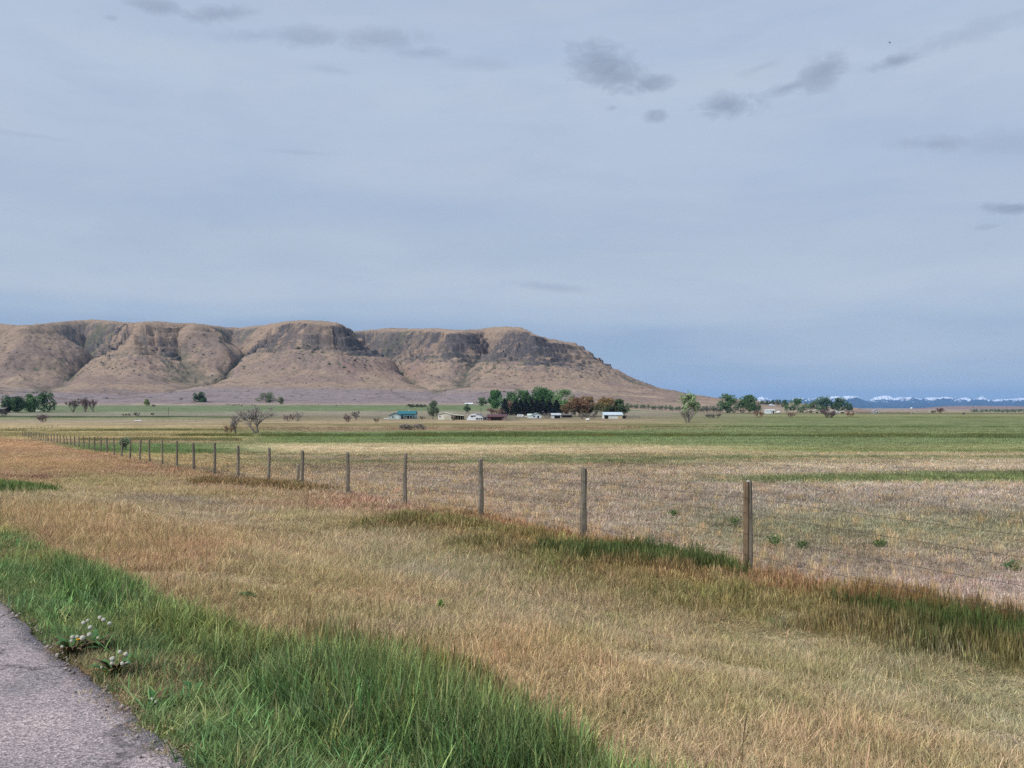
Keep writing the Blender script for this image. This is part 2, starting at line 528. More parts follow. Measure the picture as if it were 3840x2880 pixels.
def paint(x, y):
    """linear colour (as seen in daylight) of the cover at a place, and a code: 0 verge, 1 near meadow, 2 fields"""
    x = np.asarray(x, float); y = np.asarray(y, float)
    yy = np.maximum(y, 0.8)
    px = np.clip(1920 + F * x / yy, -6000, 9000)
    py = np.clip(rowof(x, yy), 1500, 5000)
    # wobble the borders in ground space
    wob = (fbm(x * 0.35, y * 0.35, 31, 3) - 0.5)
    wob2 = (fbm(x * 0.05, y * 0.05, 37, 4) - 0.5)
    amp = np.clip((py - HZ) * 0.09, 0, 60)
    py_w = py + (wob + wob2 * 1.2) * amp
    # stretched streaks across the far fields
    st = (fbm(x * 0.02 + 3, y * 0.05, 41, 5) - 0.5)
    py_f = py + st * np.clip((py - HZ) * 0.30, 0, 60)
    a = row_ramp(LEFT_ROWS, py_f); b = row_ramp(MID_ROWS, py_f); c = row_ramp(RIGHT_ROWS, py_f)
    wa = (1 - sstep(650, 1150, px + st * 300))[..., None]
    wc = sstep(2250, 3000, px + st * 700)[..., None]
    far = b * (1 - wa) * (1 - wc) + a * wa + c * wc * (1 - wa)
    # near meadow: inverse distance blend
    num = np.zeros(x.shape + (3,)); den = np.zeros(x.shape)
    lp = np.log(np.maximum(py_w - 1560, 20))
    for qx, qy, cc in NEAR_PTS:
        d2 = ((px - qx) / 420.0) ** 2 + ((lp - math.log(qy - 1560)) / 0.13) ** 2
        w = 1.0 / (d2 + 0.05) ** 2
        num += w[..., None] * lin(cc); den += w
    near = num / den[..., None]
    near = near * np.array([1.02, 1.0, 0.95])
    fy = np.interp(px, FENCE_ROW_X, FENCE_ROW_Y)
    nz = sstep(-6, 10, (py_w - fy))[..., None]
    out = far * (1 - nz) + near * nz
    for pts, cc, soft, stg in STROKES:
        xs = [p[0] for p in pts]
        yc = np.interp(px, xs, [p[1] for p in pts]); hh = np.interp(px, xs, [p[2] for p in pts])
        inx = (px > xs[0] - 30) & (px < xs[-1] + 30)
        al = sstep(0, soft, 1 - np.abs(py_w - yc) / np.maximum(hh, 1) + wob * 0.9) * stg * inx
        out = out * (1 - al[..., None]) + lin(cc) * al[..., None]
    vy = np.interp(px, VERGE_X, VERGE_Y)
    dv = py - vy + wob * 110
    al = sstep(-25, 25, dv)
    green = np.where((fbm(x * 0.9, y * 0.9, 51, 3) > 0.5)[..., None], lin((84, 118, 62)), lin((78, 106, 60)))
    yel = sstep(0.52, 0.66, fbm(x * 0.5 + 9, y * 0.5, 57, 3)) * (1 - sstep(60, 260, dv))
    green = green * (1 - yel[..., None]) + lin((138, 134, 66)) * yel[..., None]
    out = out * (1 - al[..., None]) + green * al[..., None]
    code = np.where(al > 0.5, 0, np.where(nz[..., 0] > 0.5, 1, 2))
    pch = (fbm(x * 0.11, y * 0.16, 63, 5) - 0.5) * sstep(20, 40, y)
    mot = 1 + (fbm(x * 1.7, y * 1.7, 61, 3) - 0.5) * 0.25 + wob2 * 0.15 + pch * 0.5
    out = out * 0.86 + (out @ np.array([0.3, 0.6, 0.1]))[..., None] * np.array([0.15, 0.14, 0.13])
    return out * mot[..., None], code


# ------------------------------------------------------------------ ground sheet
def build_ground():
    th = np.concatenate([np.linspace(-180, -40, 60, endpoint=False), np.linspace(-40, 40, 900, endpoint=False), np.linspace(40, 180, 60)])
    rows = np.concatenate([np.linspace(3600, 1900, 150, endpoint=False), np.linspace(1900, 1536, 260)])
    zs = np.exp(np.linspace(math.log(1.5), math.log(9000), 4000))
    ry = rowof(0 * zs, zs)
    order = np.argsort(ry)
    rr = np.interp(rows, ry[order], zs[order])
    rr = np.unique(np.concatenate([[0.05, 0.6, 1.2], rr[rr > 1.3], np.linspace(640, 1480, 90), [1500, 2000, 2600, 3400, 4500, 6500, 9000, 13000, 20000, 34000]]))
    rr.sort()
    T, Rr = np.meshgrid(np.radians(th), rr)
    X = np.sin(T) * Rr; Y = np.cos(T) * Rr
    Z = ground(X, Y)
    # flat bed under the asphalt
    c, code = paint(X, Y)
    q = path_q(X, Y)
    soil = lin((112, 98, 84))
    e = (sstep(-0.25, 0.0, q) * (1 - sstep(0.02, 0.18, q)))[..., None] * (Y < 40)[..., None]
    c = c * (1 - 0.6 * e) + soil * 0.6 * e
    nr, nt = X.shape
    V = np.stack([X, Y, Z], -1).reshape(-1, 3)
    i = np.arange(nr - 1)[:, None] * nt + np.arange(nt - 1)[None, :]
    Fc = np.stack([i, i + nt, i + nt + 1, i + 1], -1).reshape(-1, 4)[:, ::-1]
    m = bpy.data.materials.new('ground_cover'); m.use_nodes = True
    N = NT(m.node_tree)
    out = N.n('ShaderNodeOutputMaterial'); df = N.n('ShaderNodeBsdfDiffuse')
    a = N.n('ShaderNodeAttribute', attribute_name='col')
    t = N.n('ShaderNodeNewGeometry')
    p = t.outputs['Position']
    n1 = N.noise(p, 7.0, 5, 0.7)
    n2 = N.noise(N.mapping(p, (0.9, 0.45, 1)), 1.0, 6, 0.75)
    n3 = N.noise(N.mapping(p, (0.05, 0.09, 1)), 1.0, 7, 0.72)
    c1 = N.mix(1.0, a.outputs[0], N.ramp(n1, [(0.3, 0.62), (0.7, 1.3)]), 'MULTIPLY')
    c1 = N.mix(1.0, c1, N.ramp(n2, [(0.32, 0.5), (0.68, 1.4)]), 'MULTIPLY')
    c1 = N.mix(1.0, c1, N.ramp(n3, [(0.32, (0.72, 0.78, 0.7, 1)), (0.68, (1.25, 1.2, 1.2, 1))]), 'MULTIPLY')
    c1 = N.mix(1.0, c1, (1.08, 1.05, 1.05, 1), 'MULTIPLY')
    N.l(c1, df.inputs[0])
    bp = N.n('ShaderNodeBump'); bp.inputs['Strength'].default_value = 0.5; bp.inputs['Distance'].default_value = 0.05
    N.l(n1, bp.inputs['Height']); N.l(bp.outputs[0], df.inputs['Normal'])
    N.l(df.outputs[0], out.inputs[0])
    o = mk('ground', V, Fc, m, smooth=True, col=c.reshape(-1, 3))
    tag(o, kind='structure')


build_ground()


# ------------------------------------------------------------------ asphalt path
def build_path():
    d = Vector((-0.85, 1.0, 0)).normalized()          # along the path
    nrm = Vector((0.762, 0.648, 0))                   # to the right of its edge
    p0 = Vector((-1.47, 3.8, 0))
    ts = np.concatenate([np.linspace(-30, -3, 20, endpoint=False), np.linspace(-3, 9, 260, endpoint=False), np.linspace(9, 200, 60)])
    qs = [0.0, -0.01, -0.12, -0.4, -1.0, -2.0, -3.2, -4.4, -5.2, -5.21]
    V = []
    for t in ts:
        e = 0.02 * math.sin(t * 1.3) + 0.07 * (float(vnoise(t * 1.1, 0.3, 3)) - 0.5) + 0.05 * (float(vnoise(t * 5, 0.7, 4)) - 0.5) + 0.03 * (float(vnoise(t * 17, 0.7, 5)) - 0.5)
        for k, q in enumerate(qs):
            ee = e if k < 3 else (e * 0.4 if k == 3 else 0)
            p = p0 + d * t + nrm * (q + ee)
            g = float(ground(p.x, p.y))
            z = g - 0.03 if k in (0, len(qs) - 1) else g + 0.03 + (0.008 * (float(vnoise(t * 2, q * 2, 8)) - 0.5))
            V.append((p.x, p.y, z))
    k = len(qs)
    i = np.arange(len(ts) - 1)[:, None] * k + np.arange(k - 1)[None, :]
    Fc = np.stack([i, i + 1, i + k + 1, i + k], -1).reshape(-1, 4)[:, ::-1]
    m = bpy.data.materials.new('asphalt'); m.use_nodes = True
    N = NT(m.node_tree)
    out = N.n('ShaderNodeOutputMaterial'); bs = N.n('ShaderNodeBsdfPrincipled'); N.l(bs.outputs[0], out.inputs[0])
    geo = N.n('ShaderNodeNewGeometry'); p = geo.outputs['Position']
    vo = N.n('ShaderNodeTexVoronoi'); vo.inputs['Scale'].default_value = 95; N.l(p, vo.inputs['Vector'])
    vsep = N.n('ShaderNodeSeparateColor'); N.l(vo.outputs['Color'], vsep.inputs[0])
    n1 = N.noise(p, 60.0, 4, 0.7)
    n2 = N.noise(N.mapping(p, (0.9, 0.9, 1), rot=(0, 0, R(-40))), 1.3, 4, 0.6)
    base = N.ramp(n2, [(0.34, lin4((136, 126, 126), 1.0)), (0.5, lin4((158, 145, 142), 1.0)), (0.66, lin4((168, 154, 149), 1.0))])
    spk = N.ramp(vsep.outputs[0], [(0.0, (0.42, 0.41, 0.42, 1)), (0.4, (0.85, 0.83, 0.84, 1)), (0.8, (1.12, 1.09, 1.06, 1)), (1.0, (1.6, 1.55, 1.48, 1))])
    c = N.mix(1.0, base, spk, 'MULTIPLY')
    c = N.mix(1.0, c, N.ramp(n1, [(0.3, 0.7), (0.7, 1.25)]), 'MULTIPLY')
    # cracks
    vc = N.n('ShaderNodeTexVoronoi', feature='DISTANCE_TO_EDGE'); vc.inputs['Scale'].default_value = 0.45
    wv = N.n('ShaderNodeVectorMath', operation='ADD')
    nzv = N.n('ShaderNodeTexNoise'); nzv.inputs['Scale'].default_value = 3.0; nzv.inputs['Detail'].default_value = 5; N.l(p, nzv.inputs['Vector'])
    sc = N.n('ShaderNodeVectorMath', operation='SCALE'); sc.inputs['Scale'].default_value = 0.5; N.l(nzv.outputs['Color'], sc.inputs[0])
    N.l(p, wv.inputs[0]); N.l(sc.outputs[0], wv.inputs[1]); N.l(wv.outputs[0], vc.inputs['Vector'])
    crk = N.ramp(vc.outputs['Distance'], [(0.0, 0.45), (0.012, 1.0)])
    c = N.mix(1.0, c, crk, 'MULTIPLY')
    N.l(c, bs.inputs['Base Color'])
    bs.inputs['Roughness'].default_value = 0.85
    bs.inputs['Specular IOR Level'].default_value = 0.3
    bp = N.n('ShaderNodeBump'); bp.inputs['Strength'].default_value = 0.7; bp.inputs['Distance'].default_value = 0.008
    N.l(vo.outputs['Distance'], bp.inputs['Height']); N.l(bp.outputs[0], bs.inputs['Normal'])
    o = mk('asphalt_path', V, Fc, m, smooth=True)
    tag(o, kind='structure')


build_path()


# ------------------------------------------------------------------ the mesa
SIL = [(-900, 1216), (0, 1216), (70, 1222), (140, 1219), (180, 1212), (260, 1204), (340, 1199), (430, 1206), (500, 1211), (540, 1208), (590, 1209), (650, 1214), (720, 1214), (760, 1217), (850, 1229), (900, 1229),
       (990, 1221), (1081, 1206), (1140, 1202), (1216, 1208), (1262, 1211), (1275, 1222), (1293, 1236), (1311, 1243), (1352, 1243), (1397, 1237), (1460, 1232), (1533, 1234), (1641, 1233), (1691, 1238),
       (1736, 1240), (1804, 1236), (1849, 1228), (1903, 1226), (1958, 1231), (1982, 1256), (2016, 1261), (2062, 1274), (2107, 1283), (2161, 1290), (2170, 1304), (2188, 1315), (2211, 1340), (2221, 1349), (2225, 1360), (2400, 1460)]
RIM = [(-900, 1750), (-300, 1720), (-280, 2050), (-120, 2200), (-90, 1740), (20, 1690), (90, 1670), (126, 1700), (138, 1900), (160, 2160), (330, 2320), (490, 2200), (528, 1950), (542, 1790), (560, 1725), (600, 1735), (655, 1790), (685, 1930), (712, 1850), (728, 1770),
       (740, 1800), (750, 1990), (768, 2200), (880, 2320), (965, 2200), (1020, 1980), (1080, 1830), (1140, 1745), (1200, 1715), (1245, 1725), (1266, 1770), (1276, 1960), (1298, 2220), (1420, 2200), (1530, 2090), (1620, 1990), (1690, 1870),
       (1722, 1815), (1745, 1870), (1775, 2030), (1830, 2060), (1870, 1930), (1930, 1790), (2000, 1760), (2070, 1780), (2140, 1820), (2190, 1880), (2222, 1950), (2226, 2100), (2215, 2600), (2200, 3600), (-900, 3600)]


def build_mesa():
    kx = [s[0] for s in SIL]; ky = [(HZ - s[1]) / F for s in SIL]

    def ktop(px):
        return np.interp(px, kx, ky)
    # rim samples
    B = []
    n = len(RIM)
    for i in range(n - 2):
        a = RIM[i]; b = RIM[i + 1]
        pa = np.array([(a[0] - 1920) / F * a[1], a[1]]); pb = np.array([(b[0] - 1920) / F * b[1], b[1]])
        m = max(2, int(np.linalg.norm(pb - pa) / 10))
        for k in range(m):
            B.append(pa + (pb - pa) * k / m)
    B = np.array(B)
    B[:, 0] += (fbm(np.arange(len(B)) * 0.12, 0.5, 71, 3) - 0.5) * 22
    B[:, 1] += (fbm(np.arange(len(B)) * 0.12, 7.5, 73, 3) - 0.5) * 40
    Bpx = 1920 + F * B[:, 0] / B[:, 1]
    BT = ktop(Bpx) * B[:, 1]
    Bs = np.concatenate([[0], np.cumsum(np.linalg.norm(np.diff(B, axis=0), axis=1))])
    pxs = np.arange(-500, 3500, 3.2)
    dys = np.concatenate([np.linspace(960, 1500, 110, endpoint=False), np.linspace(1500, 2120, 270, endpoint=False), np.linspace(2120, 2600, 50)])
    PX, DY = np.meshgrid(pxs, dys)
    X = (PX - 1920) / F * DY
    Y = DY
    # plan-space warp so that faces are not clean cones
    kw = 1 - 0.85 * sstep(1950, 2120, PX)
    Xw = X + (fbm(X * 0.012, Y * 0.012, 81, 5) - 0.5) * 50 * kw
    Yw = Y + (fbm(X * 0.012, Y * 0.012, 85, 5) - 0.5) * 50 * kw
    P = np.stack([Xw, Yw], -1).reshape(-1, 2).astype(np.float32)
    D = np.empty(len(P), np.float32); T = np.empty(len(P), np.float32); S = np.empty(len(P), np.float32); D2 = np.empty(len(P), np.float32)
    B32 = B.astype(np.float32); Bs32 = Bs.astype(np.float32)
    for c0 in range(0, len(P), 20000):
        ch = P[c0:c0 + 20000]
        d = np.sqrt((ch[:, None, 0] - B32[None, :, 0]) ** 2 + (ch[:, None, 1] - B32[None, :, 1]) ** 2)
        dm = d.min(1)
        w = np.exp(-(d - dm[:, None]) / 9.0)
        ws = w.sum(1)
        D[c0:c0 + 20000] = dm
        T[c0:c0 + 20000] = (w * BT[None]).sum(1) / ws
        sc_ = Bs32[np.argmin(d, 1)]
        S[c0:c0 + 20000] = sc_
        d[np.abs(Bs32[None] - sc_[:, None]) < np.maximum(170, 1.2 * dm)[:, None]] = 1e6
        D2[c0:c0 + 20000] = d.min(1)
    D = D.reshape(X.shape); T = T.reshape(X.shape); S = S.reshape(X.shape); D2 = D2.reshape(X.shape)
    # inside test (even-odd with the full polygon)
    poly = np.array([((a - 1920) / F * b, b) for a, b in RIM])
    poly = np.concatenate([B, poly[-2:]])
    ins = np.zeros(X.shape, bool)
    j = len(poly) - 1
    for i in range(len(poly)):
        xi, yi = poly[i]; xj, yj = poly[j]
        cnd = ((yi > Yw) != (yj > Yw))
        with np.errstate(divide='ignore', invalid='ignore'):
            ins ^= cnd & (Xw < (xj - xi) * (Yw - yi) / (yj - yi + 1e-12) + xi)
        j = i
    bpx = np.interp(S, Bs, Bpx)
    # how cliffy each stretch of the rim is
    cm_x = [-900, 0, 60, 120, 180, 260, 330, 400, 470, 510, 600, 690, 720, 760, 820, 900, 1040, 1110, 1220, 1250, 1300, 1340, 1400, 1600, 1735, 1790, 1850, 1915, 1940, 2060, 2120, 2165, 2230]
    cm_v = [0.3, 0.15, 0.1, 0.15, 0.2, 0.2, 0.25, 0.4, 0.6, 1, 1, .8, .35, .3, .35, .3, .35, .9, .7, 1, .8, .75, .7, .75, .9, .6, .3, .5, 1, 1, .6, .8, 1]
    cm = np.interp(bpx, cm_x, cm_v)
    cm = np.clip(cm + (fbm(S * 0.022, 0.5, 91, 3) - 0.5) * 0.9, 0, 1)
    dn = D + (fbm(S * 0.05, D * 0.012, 95, 4) - 0.5) * 16 * sstep(5, 40, D)
    dn = np.maximum(dn, 0)
    soft = np.interp(dn, [0, 15, 35, 70, 150, 205, 290, 450, 620, 740, 950, 1300], [0, 8, 23, 51, 114, 134, 149, 165, 181, 187, 191, 200])
    clf = np.interp(dn, [0, 14, 24, 30, 36, 44, 50, 75, 150, 205, 290, 450, 620, 740, 950, 1300], [0, 4, 9, 24, 30, 34, 52, 68, 115, 135, 150, 165, 181, 187, 191, 200])
    drop = soft * (1 - cm) + clf * cm
    # everything scales with the local height so that the toe always meets the plain
    frac = drop / 187.0
    rib = (fbm(S * 0.03, D * 0.004, 101, 4) - 0.5) * 20 + (np.abs(fbm(S * 0.09, D * 0.01, 103, 3) - 0.5)) * 9
    rib = rib * sstep(12, 60, D) * (1 - sstep(170, 420, D))
    vert = (fbm(S * 0.13, D * 0.02, 111, 3) - 0.5) * 22 * cm * sstep(14, 26, D) * (1 - sstep(60, 85, D))
    base_z = -5.4 - EYE + 11.0 * (1 - sstep(1900, 2800, PX)) - 0.9
    z_out = (T - base_z) * (1 - frac) + base_z + rib + vert
    # shallow gullies down the apron
    ap = sstep(150, 260, D) * (1 - sstep(520, 740, D))
    z_out = z_out + ap * (-(np.clip(0.5 - np.abs(fbm(S * 0.011 + D * 0.001, D * 0.003, 121, 3) - 0.5) * 7, 0, 1)) * 7 + (fbm(X * 0.01, Y * 0.02, 123, 4) - 0.5) * 9)
    z_in = ktop(PX) * Y * (1 - 0.03 * sstep(30, 300, D)) + (fbm(X * 0.02, Y * 0.02, 125, 3) - 0.5) * 3 * sstep(10, 60, D)
    # stream cut along the line where two flanks meet
    cut = np.exp(-(np.abs(D2 - D) / (16 + 0.05 * D)) ** 1.3) * sstep(35, 90, D) * (1 - sstep(260, 620, D)) * (~ins)
    z_out = z_out - cut * (13 - 6 * sstep(150, 350, D)) * (0.6 + 0.8 * fbm(X * 0.02, Y * 0.02, 191, 3))
    Z = np.where(ins, z_in, z_out)
    # ledges: strata steps on the rocky zone
    rocky = sstep(0.35, 0.8, cm) * sstep(8, 24, D) * (1 - sstep(58 + 40 * fbm(S * 0.03, 2.5, 133, 2), 110, D)) * (~ins)
    stp = 11.0
    zz = Z + (fbm(X * 0.02, Y * 0.02, 131, 3) - 0.5) * 10
    tz = np.floor(zz / stp) * stp + stp * sstep(0.68, 0.96, zz / stp - np.floor(zz / stp))
    Z = Z + (tz - zz) * rocky * 0.95
    Z = Z + (fbm(X * 0.13, Y * 0.13, 141, 3) - 0.5) * 6.5 * sstep(8, 25, D) * (1 - sstep(110, 240, D)) * (0.2 + 0.8 * cm)
    Z = Z + (fbm(X * 0.05, Y * 0.06, 143, 4) - 0.5) * 4.5 * sstep(8, 40, D) * (1 - 0.93 * sstep(450, 720, D))
    # small outcrop knob on the left spur and the boulder on the skyline
    Z = Z + 12 * np.exp(-(((PX - 72) / 36) ** 2 + ((Y - 1480) / 18) ** 2)) * (0.3 + 1.2 * fbm(X * 0.12, Y * 0.12, 151, 3))
    Z = Z + 6 * np.exp(-(((PX - 262) / 11) ** 4 + ((Y - 2130) / 25) ** 4))
    Zw = Z + EYE
    # right and front skirts dip under the ground
    Zw = Zw - 12 * (1 - sstep(960, 1010, Y)) - 14 * sstep(3150, 3480, PX)
    # colours
    gy, gx = np.gradient(Zw, axis=0), np.gradient(Zw, axis=1)
    sx = np.gradient(X, axis=1); sy = np.gradient(Y, axis=0)
    slope = np.sqrt((gx / sx) ** 2 + (gy / sy) ** 2)
    lap = Zw - (np.roll(Zw, 3, 0) + np.roll(Zw, -3, 0) + np.roll(Zw, 4, 1) + np.roll(Zw, -4, 1)) / 4
    n1 = fbm(X * 0.02, Y * 0.02, 161, 4); n2 = fbm(X * 0.06, Y * 0.08, 163, 4); n3 = fbm(X * 0.006, Y * 0.03, 165, 4)
    tan = lin((172, 149, 126)); brown = lin((152, 132, 119)); rock = lin((102, 97, 96)); toe = lin((154, 141, 137)); green = lin((106, 112, 88)); pale = lin((190, 168, 140)); red = lin((152, 124, 112))
    c = np.zeros(X.shape + (3,)) + tan

    def lay(c, k, w):
        w = np.clip(w, 0, 1)[..., None]
        return c * (1 - w) + k * w
    c = lay(c, brown, sstep(0.42, 0.64, n1) * 0.75 * sstep(20, 70, D))
    c = lay(c, red, sstep(0.55, 0.75, fbm(X * 0.01, Y * 0.01, 171, 3)) * 0.5 * sstep(40, 90, D) * (1 - sstep(180, 260, D)))
    c = lay(c, pale, sstep(0.55, 0.7, n3) * sstep(150, 300, D) * 0.7)
    c = lay(c, toe, sstep(300, 430, D + (n3 - 0.5) * 260) * (1 - sstep(2000, 2300, PX)) * 0.9)
    c = lay(c, pale, sstep(640, 700, D + (n3 - 0.5) * 60) * 0.6)
    bY = np.interp(S, Bs, B[:, 1])
    bk = sstep(1940, 2080, bY) * (~ins) * sstep(4, 25, D) * (1 - sstep(120, 230, D))
    c = lay(c, lin((122, 113, 103)), bk * (0.4 + 0.8 * sstep(0.40, 0.6, n2)))
    c = lay(c, lin((108, 112, 86)), bk * sstep(0.55, 0.68, fbm(X * 0.03, Y * 0.03, 177, 3)) * 0.7)
    c = lay(c, rock * 1.45, sstep(0.5, 0.64, n2) * sstep(12, 40, D) * (1 - sstep(80, 170, D)) * 0.5 * (0.15 + 0.85 * cm))
    pat = fbm(X * 0.011, Y * 0.004 + Zw * 0.012, 181, 4)
    crag = sstep(0.40, 0.56, pat + 0.22 * (cm - 0.6)) * rocky
    rk = np.maximum(sstep(1.5, 2.3, slope) * cm * sstep(0.36, 0.5, pat), 0.95 * crag * sstep(0.36, 0.52, n2)) * (~ins)
    c = lay(c, rock, rk * (1 - sstep(150, 230, D)))
    c = lay(c, green, sstep(0.6, 2.6, -lap) * 0.85 * sstep(40, 110, D) * (~ins))
    c = lay(c, lin((108, 106, 88)), sstep(0.45, 1.0, cut + (n2 - 0.5) * 1.1) * 0.7)
    c = lay(c, brown * 0.72, sstep(0.62, 0.74, fbm(X * 0.025, Y * 0.09, 175, 4)) * sstep(170, 260, D) * 0.7)
    nr, nt = X.shape
    V = np.stack([X, Y, Zw], -1).reshape(-1, 3)
    i = np.arange(nr - 1)[:, None] * nt + np.arange(nt - 1)[None, :]
    Fc = np.stack([i, i + 1, i + nt + 1, i + nt], -1).reshape(-1, 4)
    m = bpy.data.materials.new('mesa_slope'); m.use_nodes = True
    N = NT(m.node_tree)
    out = N.n('ShaderNodeOutputMaterial'); df = N.n('ShaderNodeBsdfDiffuse')
    a = N.n('ShaderNodeAttribute', attribute_name='col')
    geo = N.n('ShaderNodeNewGeometry'); p = geo.outputs['Position']
    s1 = N.noise(N.mapping(p, (0.11, 0.11, 0.2)), 1.0, 6, 0.75)
    s2 = N.noise(N.mapping(p, (0.3, 0.3, 0.5)), 1.0, 5, 0.75)
    cc = N.mix(1.0, a.outputs[0], N.ramp(s1, [(0.33, (0.84, 0.83, 0.85, 1)), (0.64, (1.14, 1.14, 1.12, 1))]), 'MULTIPLY')
    cc = N.mix(1.0, cc, N.ramp(s2, [(0.30, 0.74), (0.42, 0.98), (0.7, 1.12)]), 'MULTIPLY')
    for scl, thr, dk in ((0.10, 0.62, 0.66), (0.22, 0.55, 0.74)):
        vv = N.n('ShaderNodeTexVoronoi'); vv.inputs['Scale'].default_value = scl; N.l(N.mapping(p, (1, .8, 1.2)), vv.inputs['Vector'])
        vs_ = N.n('ShaderNodeSeparateColor'); N.l(vv.outputs['Color'], vs_.inputs[0])
        spot = N.math('MULTIPLY', N.math('LESS_THAN', vv.outputs['Distance'], 0.33), N.math('GREATER_THAN', vs_.outputs[0], thr))
        cc = N.mix(N.math('MULTIPLY', spot, 0.8), cc, N.mix(1.0, cc, (dk * .95, dk, dk * .95, 1), 'MULTIPLY'))
    cc = N.mix(1.0, cc, (0.67, 0.665, 0.69, 1), 'MULTIPLY')
    N.l(cc, df.inputs[0])
    bp = N.n('ShaderNodeBump'); bp.inputs['Strength'].default_value = 0.7; bp.inputs['Distance'].default_value = 1.2
    N.l(s1, bp.inputs['Height']); N.l(bp.outputs[0], df.inputs['Normal'])
    N.l(df.outputs[0], out.inputs[0])
    o = mk('mesa_hill', V, Fc, m, smooth=False, col=c.reshape(-1, 3))
    tag(o, kind='structure')
    # loose boulders and brush on the talus: nobody could count them
    rng = np.random.default_rng(5)
    dens = np.clip(cm * sstep(35, 70, D) * (1 - sstep(90, 210, D)) * (~ins) * (n2 > 0.42), 0, 1) + 0.05 * sstep(60, 120, D) * (1 - sstep(420, 600, D)) * (~ins) * (n2 > 0.5)
    fl = dens.ravel(); fl = fl / fl.sum()
    idx = rng.choice(len(fl), 2200, p=fl)
    ico_v = np.array([(0, 0, 1), (.9, 0, .2), (.3, .85, .1), (-.7, .5, .25), (-.7, -.6, .1), (.3, -.9, .2), (0, 0, -.8)])
    ico_f = np.array([(0, 1, 2), (0, 2, 3), (0, 3, 4), (0, 4, 5), (0, 5, 1), (6, 2, 1), (6, 3, 2), (6, 4, 3), (6, 5, 4), (6, 1, 5)])
    sz = rng.gamma(2.0, 0.45, len(idx)) + 0.6
    rz = rng.uniform(0, 6.28, len(idx))
    cs, sn = np.cos(rz), np.sin(rz)
    base = V[idx]
    jit = rng.uniform(0.7, 1.3, (len(idx), 7, 3))
    q = ico_v[None] * jit * sz[:, None, None]
    Q = np.empty_like(q)
    Q[..., 0] = q[..., 0] * cs[:, None] - q[..., 1] * sn[:, None]; Q[..., 1] = q[..., 0] * sn[:, None] + q[..., 1] * cs[:, None]; Q[..., 2] = q[..., 2] * 0.8
    Q += base[:, None, :]
    FF = (ico_f[None] + (np.arange(len(idx)) * 7)[:, None, None]).reshape(-1, 3)
    grn = rng.random(len(idx)) < 0.35
    bc = np.where(grn[:, None], lin((92, 94, 74))[None], lin((102, 97, 98))[None]) * rng.uniform(0.7, 1.2, (len(idx), 1))
    ob = mk('talus_boulders', Q.reshape(-1, 3), FF, attrmat('talus_rock', 0.85), col=np.repeat(bc, 7, 0))
    tag(ob, kind='stuff')


build_mesa()


# ------------------------------------------------------------------ far hills and snowy mountains
def range_mesh(name, sil, dist, depth, mat, seed, amp, kind='structure', label=None, steps=26, pxstep=2.0, base_py=1536):
    xs = [s[0] for s in sil]
    pxs = np.arange(xs[0], xs[-1] + 0.1, pxstep)
    top = np.interp(pxs, xs, [(HZ - s[1]) / F * dist for s in sil])
    ts = np.linspace(-1, 1, steps * 2 + 1)                    # -1 front foot, 0 crest, 1 back foot
    PXg, Tg = np.meshgrid(pxs, ts)
    Y = dist + Tg * depth
    X = (PXg - 1920) / F * Y
    u = np.abs(Tg)
    H = np.interp(PXg, pxs, top)
    foot = (HZ - base_py) / F * dist
    sp = np.abs(fbm(PXg * 0.05 + Tg * 0.8, u * 1.2, seed, 5) - 0.5) * 3
    prof = np.clip(1 - u ** (0.75 + sp * 0.9), 0, 1)
    Z = foot + (H - foot) * prof + (fbm(PXg * 0.09, Tg * 6, seed + 3, 4) - 0.5) * amp * sstep(0, 0.25, u) * (1 - u)
    Z = Z + EYE
    V = np.stack([X, Y, Z], -1).reshape(-1, 3)
    nr, nt = X.shape
    i = np.arange(nr - 1)[:, None] * nt + np.arange(nt - 1)[None, :]
    Fc = np.stack([i, i + 1, i + nt + 1, i + nt], -1).reshape(-1, 4)
    o = mk(name, V, Fc, mat)
    tag(o, label, kind=kind)
    return o


def mountain_mat(key, snow_z, snow=True):
    m = bpy.data.materials.new(key); m.use_nodes = True
    N = NT(m.node_tree)
    out = N.n('ShaderNodeOutputMaterial'); df = N.n('ShaderNodeBsdfDiffuse')
    geo = N.n('ShaderNodeNewGeometry'); p = geo.outputs['Position']
    n1 = N.noise(N.mapping(p, (0.0028, 0.001, 0.007)), 1.0, 6, 0.62)
    n2 = N.noise(N.mapping(p, (0.0012, 0.0005, 0.002)), 1.0, 4, 0.6)
    dark = N.ramp(n1, [(0.3, (0.02, 0.03, 0.035, 1)), (0.7, (0.07, 0.075, 0.075, 1))])
    if snow:
        sepn = N.n('ShaderNodeSeparateXYZ'); N.l(p, sepn.inputs[0])
        h = N.math('SUBTRACT', sepn.outputs[2], snow_z)
        h = N.math('DIVIDE', h, 120.0)
        f = N.math('ADD', h, N.math('MULTIPLY', N.math('SUBTRACT', n1, 0.5), 4.2))
        f = N.math('ADD', f, N.math('MULTIPLY', N.math('SUBTRACT', n2, 0.5), 3.0))
        f = N.ramp(N.math('ADD', f, 0.1), [(0.55, 0.0), (0.8, 1.0)])
        c = N.mix(f, dark, (0.8, 0.81, 0.84, 1))
    else:
        c = dark
    N.l(c, df.inputs[0]); N.l(df.outputs[0], out.inputs[0])
    return m


